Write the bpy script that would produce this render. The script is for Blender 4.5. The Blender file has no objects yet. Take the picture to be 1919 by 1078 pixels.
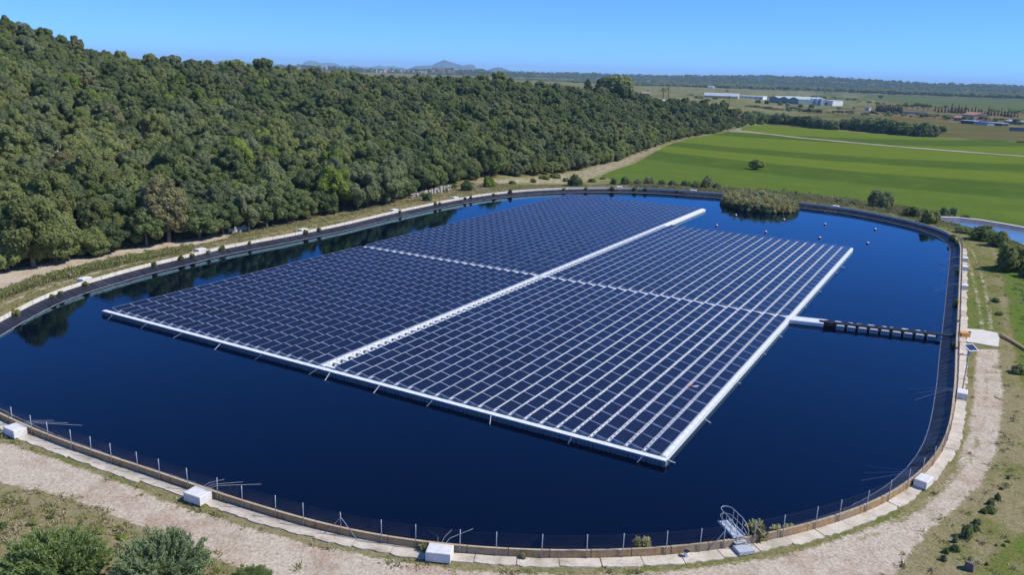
import bpy, bmesh, math, random
import numpy as np
from mathutils import Vector, Matrix, geometry
random.seed(7); RNG = np.random.default_rng(11)
PI = math.pi; R = math.radians
SC = bpy.context.scene; COL = SC.collection

# ------------------------------------------------------------------ camera
W, H, FPX, PITCH, ROLL, CAMZ = 1919.0, 1078.0, 1526.18, 0.2586, 0.0306, 26.0
cp, sp, cr, sr = math.cos(PITCH), math.sin(PITCH), math.cos(ROLL), math.sin(ROLL)
FW = np.array([0, cp, -sp]); r0 = np.array([1.0, 0, 0]); u0 = np.cross(r0, FW)
RT = cr*r0 + sr*u0; UP = -sr*r0 + cr*u0
cam = bpy.data.cameras.new('camera'); camo = bpy.data.objects.new('camera', cam); COL.objects.link(camo)
cam.sensor_width = 36; cam.lens = 36*FPX/W; cam.clip_end = 60000; cam.clip_start = .5
m4 = Matrix.Identity(4)
for i in range(3):
    m4[i][0] = RT[i]; m4[i][1] = UP[i]; m4[i][2] = -FW[i]
m4[2][3] = CAMZ
camo.matrix_world = m4; SC.camera = camo

def ray(px, py):
    return FW + (px-W/2)/FPX*RT - (py-H/2)/FPX*UP
def P(px, py, z=0.0):
    d = ray(px, py); t = (z-CAMZ)/d[2]
    return np.array([d[0]*t, d[1]*t, z])
def azim(px, py=250):
    d = ray(px, py); return math.atan2(d[0], d[1])
def sm(t):
    t = np.clip(t, 0, 1); return t*t*(3-2*t)

# ------------------------------------------------------------------ tags
def tag(o, label=None, cat=None, group=None, kind=None):
    if label: o['label'] = label
    if cat: o['category'] = cat
    if group: o['group'] = group
    if kind: o['kind'] = kind
    return o
def thing(name, label, cat, loc=(0, 0, 0), rz=0.0, group=None):
    o = bpy.data.objects.new(name, None); COL.objects.link(o)
    o.location = loc; o.rotation_euler = (0, 0, rz); o.empty_display_size = .2
    return tag(o, label, cat, group)
def link(name, me, parent=None):
    o = bpy.data.objects.new(name, me); COL.objects.link(o)
    if parent is not None: o.parent = parent
    return o
def dup(o, parent=None):
    c = o.copy(); COL.objects.link(c); c.parent = parent; return c

# ------------------------------------------------------------------ mesh builder
class MB:
    def __init__(s): s.v = []; s.f = []; s.m = []
    def add(s, vs, fs, mi=0):
        n = len(s.v); s.v += [tuple(map(float, q)) for q in vs]
        s.f += [tuple(i+n for i in q) for q in fs]; s.m += [mi]*len(fs)
    def box(s, c, d, rz=0.0, mi=0, M=None, taper=1.0):
        x, y, z = d[0]/2, d[1]/2, d[2]/2; vs = []
        for sz in (-1, 1):
            k = taper if sz > 0 else 1
            for sx, sy in ((-1, -1), (1, -1), (1, 1), (-1, 1)):
                vs.append(Vector((sx*x*k, sy*y*k, sz*z)))
        if M is not None: vs = [M @ q for q in vs]
        elif rz:
            ca, sa = math.cos(rz), math.sin(rz); vs = [Vector((q.x*ca-q.y*sa, q.x*sa+q.y*ca, q.z)) for q in vs]
        vs = [q+Vector(c) for q in vs]
        s.add(vs, [(3, 2, 1, 0), (4, 5, 6, 7), (0, 1, 5, 4), (1, 2, 6, 5), (2, 3, 7, 6), (3, 0, 4, 7)], mi)
    def bbox(s, c, d, b=.03, mi=0):
        x, y, z = d[0]/2, d[1]/2, d[2]/2; vs = []
        for (k, zz) in ((b, -z), (0, -z+b), (0, z-b), (b, z)):
            for sx, sy in ((-1, -1), (1, -1), (1, 1), (-1, 1)):
                vs.append((c[0]+sx*(x-k), c[1]+sy*(y-k), c[2]+zz))
        fs = [(3, 2, 1, 0), (12, 13, 14, 15)]
        for l in range(3):
            for i in range(4):
                j = (i+1) % 4; fs.append((l*4+i, l*4+j, l*4+4+j, l*4+4+i))
        s.add(vs, fs, mi)
    def tube(s, pts, r, n=6, mi=0, cap=True):
        pts = [Vector(q) for q in pts]; rr = r if isinstance(r, (list, tuple)) else [r]*len(pts); vs = []
        for i, q in enumerate(pts):
            d = (pts[min(i+1, len(pts)-1)]-pts[max(i-1, 0)]).normalized()
            a = d.orthogonal().normalized() if abs(d.z) > .9 else d.cross(Vector((0, 0, 1))).normalized()
            b = d.cross(a)
            for k in range(n):
                t = 2*PI*k/n; vs.append(q+(a*math.cos(t)+b*math.sin(t))*rr[i])
        fs = []
        for i in range(len(pts)-1):
            for k in range(n):
                j = (k+1) % n; fs.append((i*n+k, i*n+j, i*n+n+j, i*n+n+k))
        if cap: fs += [tuple(range(n))[::-1], tuple((len(pts)-1)*n+k for k in range(n))]
        s.add(vs, fs, mi)
    def prism(s, poly, z0, z1, mi=0):
        n = len(poly); vs = [(q[0], q[1], z0) for q in poly]+[(q[0], q[1], z1) for q in poly]
        s.add(vs, [tuple(range(n))[::-1], tuple(range(n, 2*n))]+[(i, (i+1) % n, n+(i+1) % n, n+i) for i in range(n)], mi)
    def mesh(s, name, mats, smooth=False):
        me = bpy.data.meshes.new(name); me.from_pydata(s.v, [], s.f)
        for q in (mats if isinstance(mats, (list, tuple)) else [mats]): me.materials.append(q)
        if len(me.materials) > 1: me.polygons.foreach_set('material_index', s.m)
        if smooth: me.polygons.foreach_set('use_smooth', [True]*len(s.f))
        me.update(); return me
    def build(s, name, mats, parent=None, smooth=False):
        return link(name, s.mesh(name, mats, smooth), parent)

def quads_mesh(name, V, mats, rnd=None, tris=False, F=None, smooth=None):
    """V: (n,4,3) quads -> mesh, fast"""
    n = len(V); me = bpy.data.meshes.new(name)
    me.vertices.add(n*4); me.vertices.foreach_set('co', V.reshape(-1).astype(np.float32))
    me.loops.add(n*4); me.loops.foreach_set('vertex_index', np.arange(n*4, dtype=np.int32))
    me.polygons.add(n); me.polygons.foreach_set('loop_start', np.arange(0, n*4, 4, dtype=np.int32))
    if rnd is not None:
        a = me.attributes.new('tint', 'FLOAT', 'FACE'); a.data.foreach_set('value', rnd.astype(np.float32))
    for q in (mats if isinstance(mats, (list, tuple)) else [mats]): me.materials.append(q)
    me.update(calc_edges=True); return me

# ------------------------------------------------------------------ materials
class NT:
    def __init__(s, name):
        s.m = bpy.data.materials.new(name); s.m.use_nodes = True; s.t = s.m.node_tree
        s.b = s.t.nodes['Principled BSDF']; s.out = s.t.nodes['Material Output']
    def n(s, typ, **kw):
        nd = s.t.nodes.new('ShaderNode'+typ); ins = kw.pop('ins', {})
        for k, v in kw.items(): setattr(nd, k, v)
        for k, v in ins.items():
            if hasattr(v, 'is_linked') or isinstance(v, bpy.types.NodeSocket): s.t.links.new(v, nd.inputs[k])
            else: nd.inputs[k].default_value = v
        return nd
    def l(s, a, b): s.t.links.new(a, b)
    def set(s, **kw):
        for k, v in kw.items():
            k = k.replace('_', ' ')
            if isinstance(v, bpy.types.NodeSocket): s.l(v, s.b.inputs[k])
            else: s.b.inputs[k].default_value = v
        return s
    def noise(s, scale, detail=4, rough=.55, vec=None, dist=0.0):
        nd = s.n('TexNoise', ins={'Scale': scale, 'Detail': detail, 'Roughness': rough, 'Distortion': dist})
        if vec is not None: s.l(vec, nd.inputs['Vector'])
        return nd.outputs['Fac']
    def pos(s): return s.n('NewGeometry').outputs['Position']
    def obj(s): return s.n('TexCoord').outputs['Object']
    def math(s, op, a, b=0.0, c=None, clamp=False):
        nd = s.n('Math', operation=op, use_clamp=clamp)
        for i, v in enumerate((a, b) if c is None else (a, b, c)):
            if isinstance(v, bpy.types.NodeSocket): s.l(v, nd.inputs[i])
            else: nd.inputs[i].default_value = v
        return nd.outputs[0]
    def ramp(s, fac, stops, interp='LINEAR'):
        nd = s.n('ValToRGB'); e = nd.color_ramp; e.interpolation = interp
        while len(e.elements) < len(stops): e.elements.new(.5)
        for el, (p_, c) in zip(e.elements, stops):
            el.position = p_; el.color = (*c, 1) if len(c) == 3 else c
        s.l(fac, nd.inputs[0]); return nd.outputs[0]
    def mix(s, f, a, b, mode='MIX'):
        nd = s.n('Mix', data_type='RGBA', blend_type=mode)
        for k, v in ((0, f), (6, a), (7, b)):
            if isinstance(v, bpy.types.NodeSocket): s.l(v, nd.inputs[k])
            else: nd.inputs[k].default_value = v if k == 0 else (*v, 1)
        return nd.outputs[2]
    def maprange(s, v, a, b, c=0.0, d=1.0):
        nd = s.n('MapRange', ins={1: a, 2: b, 3: c, 4: d}); s.l(v, nd.inputs[0]); return nd.outputs[0]
    def bump(s, h, strength=.3, dist=.1):
        nd = s.n('Bump', ins={'Strength': strength, 'Distance': dist}); s.l(h, nd.inputs['Height'])
        s.l(nd.outputs[0], s.b.inputs['Normal']); return s
    def attr(s, name, out='Fac'): return s.n('Attribute', attribute_name=name).outputs[out]

def plain(name, col, rough=.6, var=.25, scale=3.0, metal=0.0, bump=0.0, spec=.4):
    t = NT(name); f = t.noise(scale, 5, .6, t.obj())
    c = t.ramp(f, [(.25, tuple(k*(1-var) for k in col)), (.75, tuple(min(1, k*(1+var)) for k in col))])
    t.set(Base_Color=c, Roughness=rough, Metallic=metal, Specular_IOR_Level=spec)
    if bump: t.bump(t.noise(scale*6, 4, .6, t.obj()), bump, .03)
    return t.m

def leafmat(name, dark, light, trans=.38):
    t = NT(name); a = t.attr('tint'); n1 = t.noise(.9, 3, .6, t.obj())
    rnd = t.n('ObjectInfo').outputs['Random']
    f = t.math('ADD', t.math('MULTIPLY', a, .42), t.math('MULTIPLY', n1, .55))
    f = t.math('ADD', f, t.math('MULTIPLY', t.math('SUBTRACT', rnd, .3), .55))
    c = t.ramp(t.math('SUBTRACT', f, .12), [(.1, dark), (.85, light)])
    t.set(Base_Color=c, Roughness=.65, Specular_IOR_Level=.08)
    tr = t.n('BsdfTranslucent'); t.l(t.mix(.5, c, tuple(min(1, k*1.5) for k in light)), tr.inputs[0])
    mx = t.n('MixShader', ins={0: trans}); t.l(t.b.outputs[0], mx.inputs[1]); t.l(tr.outputs[0], mx.inputs[2])
    t.l(mx.outputs[0], t.out.inputs[0]); return t.m

M = {}
M['white'] = plain('white_plastic', (.74, .755, .76), .5, .13, 1.3)
M['float_grey'] = plain('grey_plastic', (.42, .47, .52), .5, .1, 2)
M['black_plastic'] = plain('black_plastic', (.02, .02, .025), .5, .3, 2)
M['alu'] = plain('aluminium_frame', (.46, .50, .57), .45, .05, 4, .1)
M['galv'] = plain('galvanised_steel', (.36, .37, .38), .5, .15, 6, .3)
M['wire'] = plain('dull_fence_wire', (.09, .085, .08), .7, .2, 6, .2)
M['float_side'] = plain('shaded_float_side', (.15, .175, .20), .6, .35, 1.5)  # shade on the sides of the white front floats, painted in as darker grey
M['galv2'] = plain('steel_mesh_plate', (.50, .52, .55), .55, .2, 8, .2)
M['bark'] = plain('bark', (.16, .13, .10), .9, .4, 4, 0, .4)
M['conc_white'] = plain('whitewashed_concrete', (.68, .66, .62), .9, .16, 2.5, 0, .3)
M['rope'] = plain('pale_rope', (.52, .54, .54), .7, .1, 4)
M['red'] = plain('red_plastic', (.62, .035, .05), .45, .15, 5)
M['orange'] = plain('orange_paint', (.62, .30, .09), .7, .2, 2)
M['rock'] = plain('limestone_rock', (.42, .38, .32), .9, .3, 2.5, 0, .5)

# cells of the solar panels
t = NT('solar_cells'); uv = t.n('UVMap').outputs[0]; sx = t.n('SeparateXYZ'); t.l(uv, sx.inputs[0])
def gridline(t, v, n, w):
    fr = t.math('FRACT', t.math('MULTIPLY', v, n)); a = t.math('ABSOLUTE', t.math('SUBTRACT', fr, .5))
    return t.math('GREATER_THAN', a, .5-w/2)
la = gridline(t, sx.outputs[0], 6, .17); lb = gridline(t, sx.outputs[1], 2, .028); lc = gridline(t, sx.outputs[1], 24, .08)
lin = t.math('MAXIMUM', la, lb); rnd = t.attr('tint')
cell = t.mix(rnd, (.0012, .0025, .010), (.0045, .009, .032))
c = t.mix(t.math('MULTIPLY', lc, .08), cell, (.10, .13, .24))
c = t.mix(t.math('MULTIPLY', lin, .40), c, (.075, .105, .22))
t.set(Base_Color=c, Roughness=.12, Specular_IOR_Level=.32, IOR=1.45)
M['cells'] = t.m

# water
t = NT('reservoir_water'); ps = t.pos()
n1 = t.noise(1.6, 3, .55, ps, .4); n2 = t.noise(.12, 3, .5, ps)
t.set(Base_Color=(.0006, .0015, .008, 1), Roughness=1, Specular_IOR_Level=0)
fr_ = t.n('Fresnel', ins={'IOR': 1.34}); gl = t.n('BsdfGlossy', ins={'Color': (.46, .80, 1, 1), 'Roughness': .03}); mx = t.n('MixShader'); t.l(fr_.outputs[0], mx.inputs[0]); t.l(t.b.outputs[0], mx.inputs[1]); t.l(gl.outputs[0], mx.inputs[2]); t.l(mx.outputs[0], t.out.inputs[0])
patch = t.maprange(n2, .35, .7, .25, 1.0)
t.bump(t.math('MULTIPLY', n1, patch), .085, .12); bl = t.b.inputs['Normal'].links[0].from_socket; t.l(bl, gl.inputs['Normal']); t.l(bl, fr_.inputs['Normal'])
M['water'] = t.m
t = NT('channel_water'); ps = t.pos()
t.set(Base_Color=(.08, .15, .20, 1), Roughness=.12, IOR=1.33); t.bump(t.noise(3, 4, .6, ps), .25, .1); M['canal'] = t.m

# liner membrane
t = NT('black_membrane'); uv = t.n('UVMap').outputs[0]
mp = t.n('Mapping', ins={'Scale': (1.0, .12, 1.0)}); t.l(uv, mp.inputs[0])
n1 = t.noise(1.7, 4, .6, mp.outputs[0], .6); n2 = t.noise(.25, 3, .5, uv)
c = t.ramp(n1, [(.3, (.007, .007, .011)), (.62, (.020, .020, .030)), (.8, (.060, .060, .075))])
c = t.mix(t.maprange(n2, .45, .8, 0, .3), c, (.06, .06, .07))
t.set(Base_Color=c, Roughness=.5, Specular_IOR_Level=.28); t.bump(n1, .7, .12); M['liner'] = t.m
M['scum'] = plain('pale_water_line', (.30, .31, .32), .8, .35, .8)

# ring wall: cream inner face, stained outer face
def wallmat(name, a, b, cc, lo=.35, hi=.62):
    t = NT(name); uv = t.n('UVMap').outputs[0]
    mp = t.n('Mapping', ins={'Scale': (1.0, .25, 1.0)}); t.l(uv, mp.inputs[0])
    n1 = t.noise(2.2, 5, .65, mp.outputs[0]); n2 = t.noise(.22, 3, .55, uv)
    c = t.ramp(n1, [(lo, a), (hi, b)]); c = t.mix(t.maprange(n2, .42, .62), c, cc)
    t.set(Base_Color=c, Roughness=.9, Specular_IOR_Level=.2); t.bump(n1, .3, .03); return t.m
M['wall_in'] = wallmat('cream_concrete', (.60, .54, .44), (.80, .76, .66), (.72, .65, .52))
M['wall_out'] = wallmat('stained_concrete', (.26, .13, .045), (.62, .44, .23), (.34, .28, .20), .25, .75)
M['wall_top'] = wallmat('ochre_coping', (.42, .32, .20), (.60, .50, .35), (.52, .35, .17))
t = NT('cracked_slab'); ps = t.pos(); n1 = t.noise(.9, 6, .65, ps); n2 = t.noise(6, 5, .6, ps)
c = t.ramp(n1, [(.30, (.33, .275, .20)), (.46, (.54, .47, .37)), (.7, (.68, .61, .50))])
c = t.mix(t.maprange(n2, .55, .72, 0, .6), c, (.27, .22, .14)); n3 = t.noise(.35, 4, .6, ps); c = t.mix(t.maprange(n3, .55, .68, 0, .6), c, (.36, .31, .22)); t.set(Base_Color=c, Roughness=.95, Specular_IOR_Level=.15)
t.bump(n2, .35, .04); M['slab'] = t.m

# ground: attributes dirt, lush, floor drive a mix of soils
t = NT('ground_soil'); ps = t.pos()
nA = t.noise(.11, 6, .62, ps); nB = t.noise(.9, 6, .68, ps); nC = t.noise(5.5, 5, .7, ps, .3); nD = t.noise(.012, 4, .6, ps); nE = t.noise(.35, 5, .7, ps, .5)
dry = t.ramp(nC, [(.26, (.15, .125, .058)), (.5, (.255, .215, .11)), (.76, (.38, .325, .20))])
grn = t.ramp(nC, [(.26, (.075, .088, .020)), (.5, (.145, .155, .040)), (.76, (.225, .22, .085))])
gf = t.math('ADD', t.attr('lush'), t.math('MULTIPLY', t.math('SUBTRACT', nB, .5), 1.6))
gf = t.math('ADD', gf, t.math('MULTIPLY', t.math('SUBTRACT', nA, .5), 1.8))
c = t.mix(t.maprange(gf, .3, .75), dry, grn); viv = t.ramp(nC, [(.26, (.05, .085, .014)), (.5, (.10, .165, .028)), (.76, (.18, .24, .06))]); c = t.mix(t.maprange(gf, .8, 1.1, 0, .85), c, viv)
dirt = t.ramp(nC, [(.25, (.27, .21, .145)), (.48, (.49, .41, .305)), (.75, (.68, .60, .48))])
pink = t.ramp(nC, [(.3, (.25, .155, .10)), (.7, (.52, .39, .285))])
dirt = t.mix(t.maprange(nE, .48, .64, 0, .75), dirt, pink)
df = t.math('ADD', t.attr('dirt'), t.math('MULTIPLY', t.math('SUBTRACT', nB, .5), 1.15))
df = t.math('ADD', df, t.math('MULTIPLY', t.math('SUBTRACT', nC, .5), .55))
c = t.mix(t.maprange(df, .42, .66), c, dirt)
dirt2 = t.noise(.22, 5, .7, ps, 1.5); c = t.mix(t.math('MULTIPLY', t.maprange(dirt2, .52, .68, 0, .55), t.maprange(df, .5, .8)), c, (.27, .225, .14))
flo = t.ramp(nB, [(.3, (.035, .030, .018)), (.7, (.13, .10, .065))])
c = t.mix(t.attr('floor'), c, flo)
far = t.ramp(nD, [(.34, (.07, .10, .035)), (.44, (.20, .18, .085)), (.50, (.10, .125, .042)), (.57, (.25, .205, .11)), (.66, (.12, .145, .05))])
c = t.mix(t.attr('plain'), c, far)
t.set(Base_Color=c, Roughness=1, Specular_IOR_Level=0)
t.bump(t.math('ADD', t.math('MULTIPLY', nC, .7), nB), .55, .16); M['ground'] = t.m

def fieldmat(name, cols, stripes=None, nscale=.05):
    t = NT(name); ps = t.pos(); xyz = t.n('SeparateXYZ'); t.l(ps, xyz.inputs[0]); x, y = xyz.outputs[0], xyz.outputs[1]
    nB = t.noise(.55, 5, .7, ps); nA = t.noise(nscale, 4, .6, ps)
    if stripes:
        q = t.math('ADD', t.math('ADD', y, t.math('MULTIPLY', x, 1.65)), t.math('MULTIPLY', t.math('MULTIPLY', x, x), -.0043))
        q = t.math('ADD', q, t.math('MULTIPLY', t.math('SUBTRACT', nA, .5), 9))
        lo, hi = stripes[0][0], stripes[-1][0]+40
        c = t.ramp(t.maprange(q, lo, hi), [((s_-lo)/(hi-lo), cols[k]) for s_, k in stripes])
        row = t.n('TexWave', bands_direction='X', ins={'Scale': .10, 'Distortion': 1.5, 'Detail': 3, 'Detail Scale': 1.2})
        t.l(t.n('CombineXYZ', ins={'X': q}).outputs[0], row.inputs[0])
        c = t.mix(t.math('MULTIPLY', row.outputs[1], .10), c, (.10, .10, .02)); st_ = t.noise(1.0, 5, .65, t.n('CombineXYZ', ins={'X': t.math('MULTIPLY', q, .22), 'Y': t.math('MULTIPLY', x, .018)}).outputs[0]); c = t.mix(t.maprange(st_, .35, .70, 0, .42), c, (.055, .11, .012)); c = t.mix(t.maprange(t.noise(.09, 5, .65, ps), .5, .75, 0, .35), c, (.19, .24, .04))
    else: c = t.ramp(nA, [(.35, cols[0]), (.65, cols[1])])
    c = t.mix(t.maprange(nB, .35, .72, 0, .38), c, tuple(k*.55 for k in cols[0]))
    c = t.mix(t.maprange(t.noise(2.2, 4, .7, ps), .55, .8, 0, .35), c, (.16, .17, .05))
    t.set(Base_Color=c, Roughness=1, Specular_IOR_Level=0); t.bump(nB, .4, .3); return t.m

# ------------------------------------------------------------------ reservoir ring
RPX = [(0,775),(63,805),(140,833),(220,860),(313,890),(410,925),(518,958),(639,992),(782,1016),(934,1030),(1091,1034),(1243,1028),(1367,1015),
(1469,995),(1577,965),(1662,932),(1711,898),(1746,865),(1764,842),(1778,808),(1786,768),(1788,738),(1791,718),(1793,644),(1796,594),(1798,544),
(1800,500),(1801,460),(1796,450),(1781,437),(1761,428),(1724,417),(1681,407),(1631,397),(1581,388),(1531,383),(1497,378),(1358,363),(1308,359.5),
(1245,357),(1183,354.5),(1120,354),(1065,354.5),(1028,356),(977,359),(907,366.5),(840,378),(773,392),(723,403),(640,423),(533,445),(467,457),
(400,470),(333,487),(267,502),(200,521),(150,535),(100,552),(50,575),(0,603)]
RZ = lambda i, a: 1.0 if i < RPX.index((1358, 363)) else .85 if a > 1250 else .58
ring0 = [P(a, b, RZ(i, a))[:2] for i, (a, b) in enumerate(RPX)]+[np.array(q) for q in ((-50.2, 70), (-47.4, 64.3), (-43.6, 59.6), (-40, 56.5))]
ring0 = np.array(ring0)
def resample(pts, n, closed=True):
    q = np.vstack([pts, pts[:1]]) if closed else pts
    L = np.r_[0, np.cumsum(np.hypot(*np.diff(q, axis=0).T))]
    s = np.linspace(0, L[-1], n, endpoint=not closed)
    return np.stack([np.interp(s, L, q[:, 0]), np.interp(s, L, q[:, 1])], 1), L[-1]
NR = 860
ring, PER = resample(ring0, NR)
k = np.exp(-.5*(np.arange(-14, 15)/5.0)**2); k /= k.sum()
ring = np.stack([np.convolve(np.r_[ring[-14:, i], ring[:, i], ring[:14, i]], k, 'valid') for i in (0, 1)], 1)
ring, PER = resample(ring, NR); DS = PER/NR
tan_ = np.roll(ring, -1, 0)-np.roll(ring, 1, 0); tan_ /= np.hypot(*tan_.T)[:, None]
NOR = np.stack([tan_[:, 1], -tan_[:, 0]], 1)
ctr = ring.mean(0)
if ((ring-ctr)*NOR).sum() < 0: NOR = -NOR
def ringpt(s, d=0.0):
    """point at arc index s (float), outside distance d"""
    i = int(math.floor(s)) % NR; j = (i+1) % NR; f = s-math.floor(s)
    p_ = ring[i]*(1-f)+ring[j]*f; n_ = NOR[i]*(1-f)+NOR[j]*f; n_ = n_/np.hypot(*n_)
    return p_+n_*d, n_
def near_ring(x, y):
    dd = np.hypot(ring[:, 0]-x, ring[:, 1]-y); i = int(dd.argmin()); s = ((x-ring[i, 0])*NOR[i, 0]+(y-ring[i, 1])*NOR[i, 1])
    return i, s
def ringdist(X, Y):
    out = np.empty(len(X))
    for a in range(0, len(X), 4000):
        x = X[a:a+4000, None]-ring[None, :, 0]; y = Y[a:a+4000, None]-ring[None, :, 1]
        q = x*x+y*y; i = q.argmin(1); ar = np.arange(len(i))
        out[a:a+4000] = np.sqrt(q[ar, i])*np.sign(x[ar, i]*NOR[i, 0]+y[ar, i]*NOR[i, 1])
    return out

# ------------------------------------------------------------------ terrain
ZP = -3.0
foot = [(-300, 600, .5), (0, 512, .5), (70, 503, .5), (130, 490, .5), (200, 476, .5), (300, 462, .5), (430, 441, .5), (520, 424, .5), (620, 401, .5), (720, 386, .4),
        (780, 366, .2), (850, 348, -.4), (930, 336, -1.2), (1000, 330, -2), (1080, 318, -3), (1150, 301, -3), (1200, 283, -3), (1260, 262, -3), (1340, 249, -3), (1380, 239, -3), (1430, 231, -3), (1500, 226, -3), (1600, 222, -3)]
FA = np.array([azim(a, b) for a, b, z in foot]); FR = np.array([np.hypot(*P(a, b, z)[:2]) for a, b, z in foot])
sky = [(-300, -14, 350), (0, 38, 335), (60, 48, 340), (100, 65, 345), (180, 90, 355), (250, 103, 365), (340, 111, 385), (420, 120, 400), (480, 120, 410), (560, 126, 425), (640, 132, 440),
       (720, 142, 450), (800, 146, 460), (880, 143, 470), (960, 150, 480), (1050, 157, 490), (1120, 168, 500), (1200, 181, 505), (1280, 188, 515), (1340, 195, 525), (1400, 203, 535), (1450, 216, 545), (1520, 228, 560)]
SA = []; SR = []; SZ = []
for a, b, D in sky:
    d = ray(a, b); t_ = D/math.hypot(d[0], d[1]); SA.append(math.atan2(d[0], d[1])); SR.append(D); SZ.append(CAMZ+d[2]*t_-5.2)
SA.append(SA[-1]+.05); SR.append(560); SZ.append(ZP)
SA, SR, SZ = map(np.array, (SA, SR, SZ))
SZ = np.maximum(SZ, ZP)
def T(X, Y, d=None):
    X = np.atleast_1d(np.asarray(X, float)); Y = np.atleast_1d(np.asarray(Y, float))
    if d is None: d = ringdist(X, Y)
    az = np.arctan2(X, Y); r = np.hypot(X, Y)
    wl = sm((R(5)-az)/R(9))*sm((Y-56)/18)
    z0 = .5+(ZP-.5)*sm((d-6.8)/15)*(1-wl)
    near = sm((60-Y)/14)*(1-wl)
    z0 = np.maximum(z0, z0*(1-near)+near*(.5-1.9*sm((d-8)/14)))
    rf = np.interp(az, FA, FR); rr = np.interp(az, SA, SR); zr = np.interp(az, SA, SZ)
    tt = np.clip((r-rf)/np.maximum(rr-rf, 20), 0, 1); h = tt**1.12; h = np.where(tt > .75, h-(tt-.75)**2*.6, h)
    back = 1-.45*sm((r-rr)/300)
    hill = np.where((az < SA[-1]) & (Y > 40) & (az > -1.2), h*back, 0)
    bump = .5*np.sin(X*.11+1)*np.sin(Y*.09)*np.minimum(tt*3, 1)
    return z0+np.maximum(zr-z0, 0)*hill+bump*(hill > 0)
_tt = np.r_[np.geomspace(20, 900, 900), np.geomspace(905, 9000, 200)]
def G(px, py, dz=0.0):
    """where the sight line through a pixel meets the terrain"""
    d = ray(px, py); d = d/np.linalg.norm(d); X = d[0]*_tt; Y = d[1]*_tt; Z = CAMZ+d[2]*_tt
    z = T(X, Y)+dz; i = np.argmax(Z < z)
    if not (Z < z).any(): i = len(_tt)-1
    i = max(i, 1); a = Z[i-1]-z[i-1]; b = Z[i]-z[i]; f = a/(a-b) if a != b else 0
    t_ = _tt[i-1]+(_tt[i]-_tt[i-1])*min(max(f, 0), 1); x, y = d[0]*t_, d[1]*t_
    return np.array([x, y, float(T(x, y)[0])])
def pxm(p_):  # photo pixels per metre at a point
    return FPX/float(np.dot(np.array([p_[0], p_[1], p_[2]-CAMZ]), FW))

# zone polygons (traced on the ground)
def gp(pts, z=None): return np.array([(P(a, b, z) if z is not None else G(a, b))[:2] for a, b in pts])
def polyweight(X, Y, poly, soft):
    n = len(poly); inside = np.zeros(len(X), bool); dm = np.full(len(X), 1e9)
    for i in range(n):
        x1, y1 = poly[i]; x2, y2 = poly[(i+1) % n]
        c_ = (y1 > Y) != (y2 > Y)
        with np.errstate(divide='ignore', invalid='ignore'): xi = (x2-x1)*(Y-y1)/(y2-y1)+x1
        inside ^= c_ & (X < xi)
        L2 = (x2-x1)**2+(y2-y1)**2+1e-9; u = np.clip(((X-x1)*(x2-x1)+(Y-y1)*(y2-y1))/L2, 0, 1)
        dm = np.minimum(dm, np.hypot(X-x1-u*(x2-x1), Y-y1-u*(y2-y1)))
    return sm(.5+np.where(inside, dm, -dm)/(2*soft))
def lineweight(X, Y, pts, hw, soft):
    dm = np.full(len(X), 1e9)
    for (x1, y1), (x2, y2) in zip(pts[:-1], pts[1:]):
        L2 = (x2-x1)**2+(y2-y1)**2+1e-9; u = np.clip(((X-x1)*(x2-x1)+(Y-y1)*(y2-y1))/L2, 0, 1)
        dm = np.minimum(dm, np.hypot(X-x1-u*(x2-x1), Y-y1-u*(y2-y1)))
    return 1-sm((dm-hw)/soft+.5)
near_in = [ringpt(near_ring(*P(a, b, .5)[:2])[0], 0)[0] for a, b in ()]
TRK = gp([(-260,700),(-120,775),(0,826),(100,860),(220,903),(330,946),(450,984),(600,1026),(730,1050),(860,1069),(1050,1078),(1200,1076),(1347,1060),(1447,1046),(1564,1014),(1640,984),(1691,966),(1747,926),(1791,880),(1814,812),(1823,752),(1828,690),(1830,655),
          (1870,655),(1880,740),(1876,798),(1864,852),(1832,918),(1782,962),(1741,995),(1697,1052),(1668,1090),(1600,1150),(1300,1200),(1000,1190),(700,1130),(480,1078),(320,1012),(150,940),(0,905),(-150,860),(-300,760)], .5)
RUT1 = gp([(1842,618),(1832,560),(1818,500),(1808,470)], .5); RUT2 = gp([(1858,618),(1850,560),(1838,510),(1822,470),(1800,452)], .5)
PAT1 = gp([(-80,612),(0,573),(78,542),(158,517),(240,496),(400,464),(560,432)], .5)
ROAD = gp([(-150,600),(0,548),(60,527),(120,511),(180,494),(240,483),(330,468),(430,446),(430,436),(300,457),(200,474),(130,486),(70,498),(0,510),(-150,560)], .5)
MARG = gp([(690,396),(770,378),(850,360),(940,346),(1000,345),(1100,344),(1130,330),(1182,313),(1218,293),(1250,278),(1290,265),(1270,260),(1200,280),(1150,299),(1085,316),(1000,328),(930,334),(850,345),(770,366)])
CLEAR = [gp([(250,244),(286,244),(290,302),(246,302)]), gp([(585,252),(616,249),(622,284),(586,286)]), gp([(94,268),(132,274),(134,312),(92,310)])]

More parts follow.
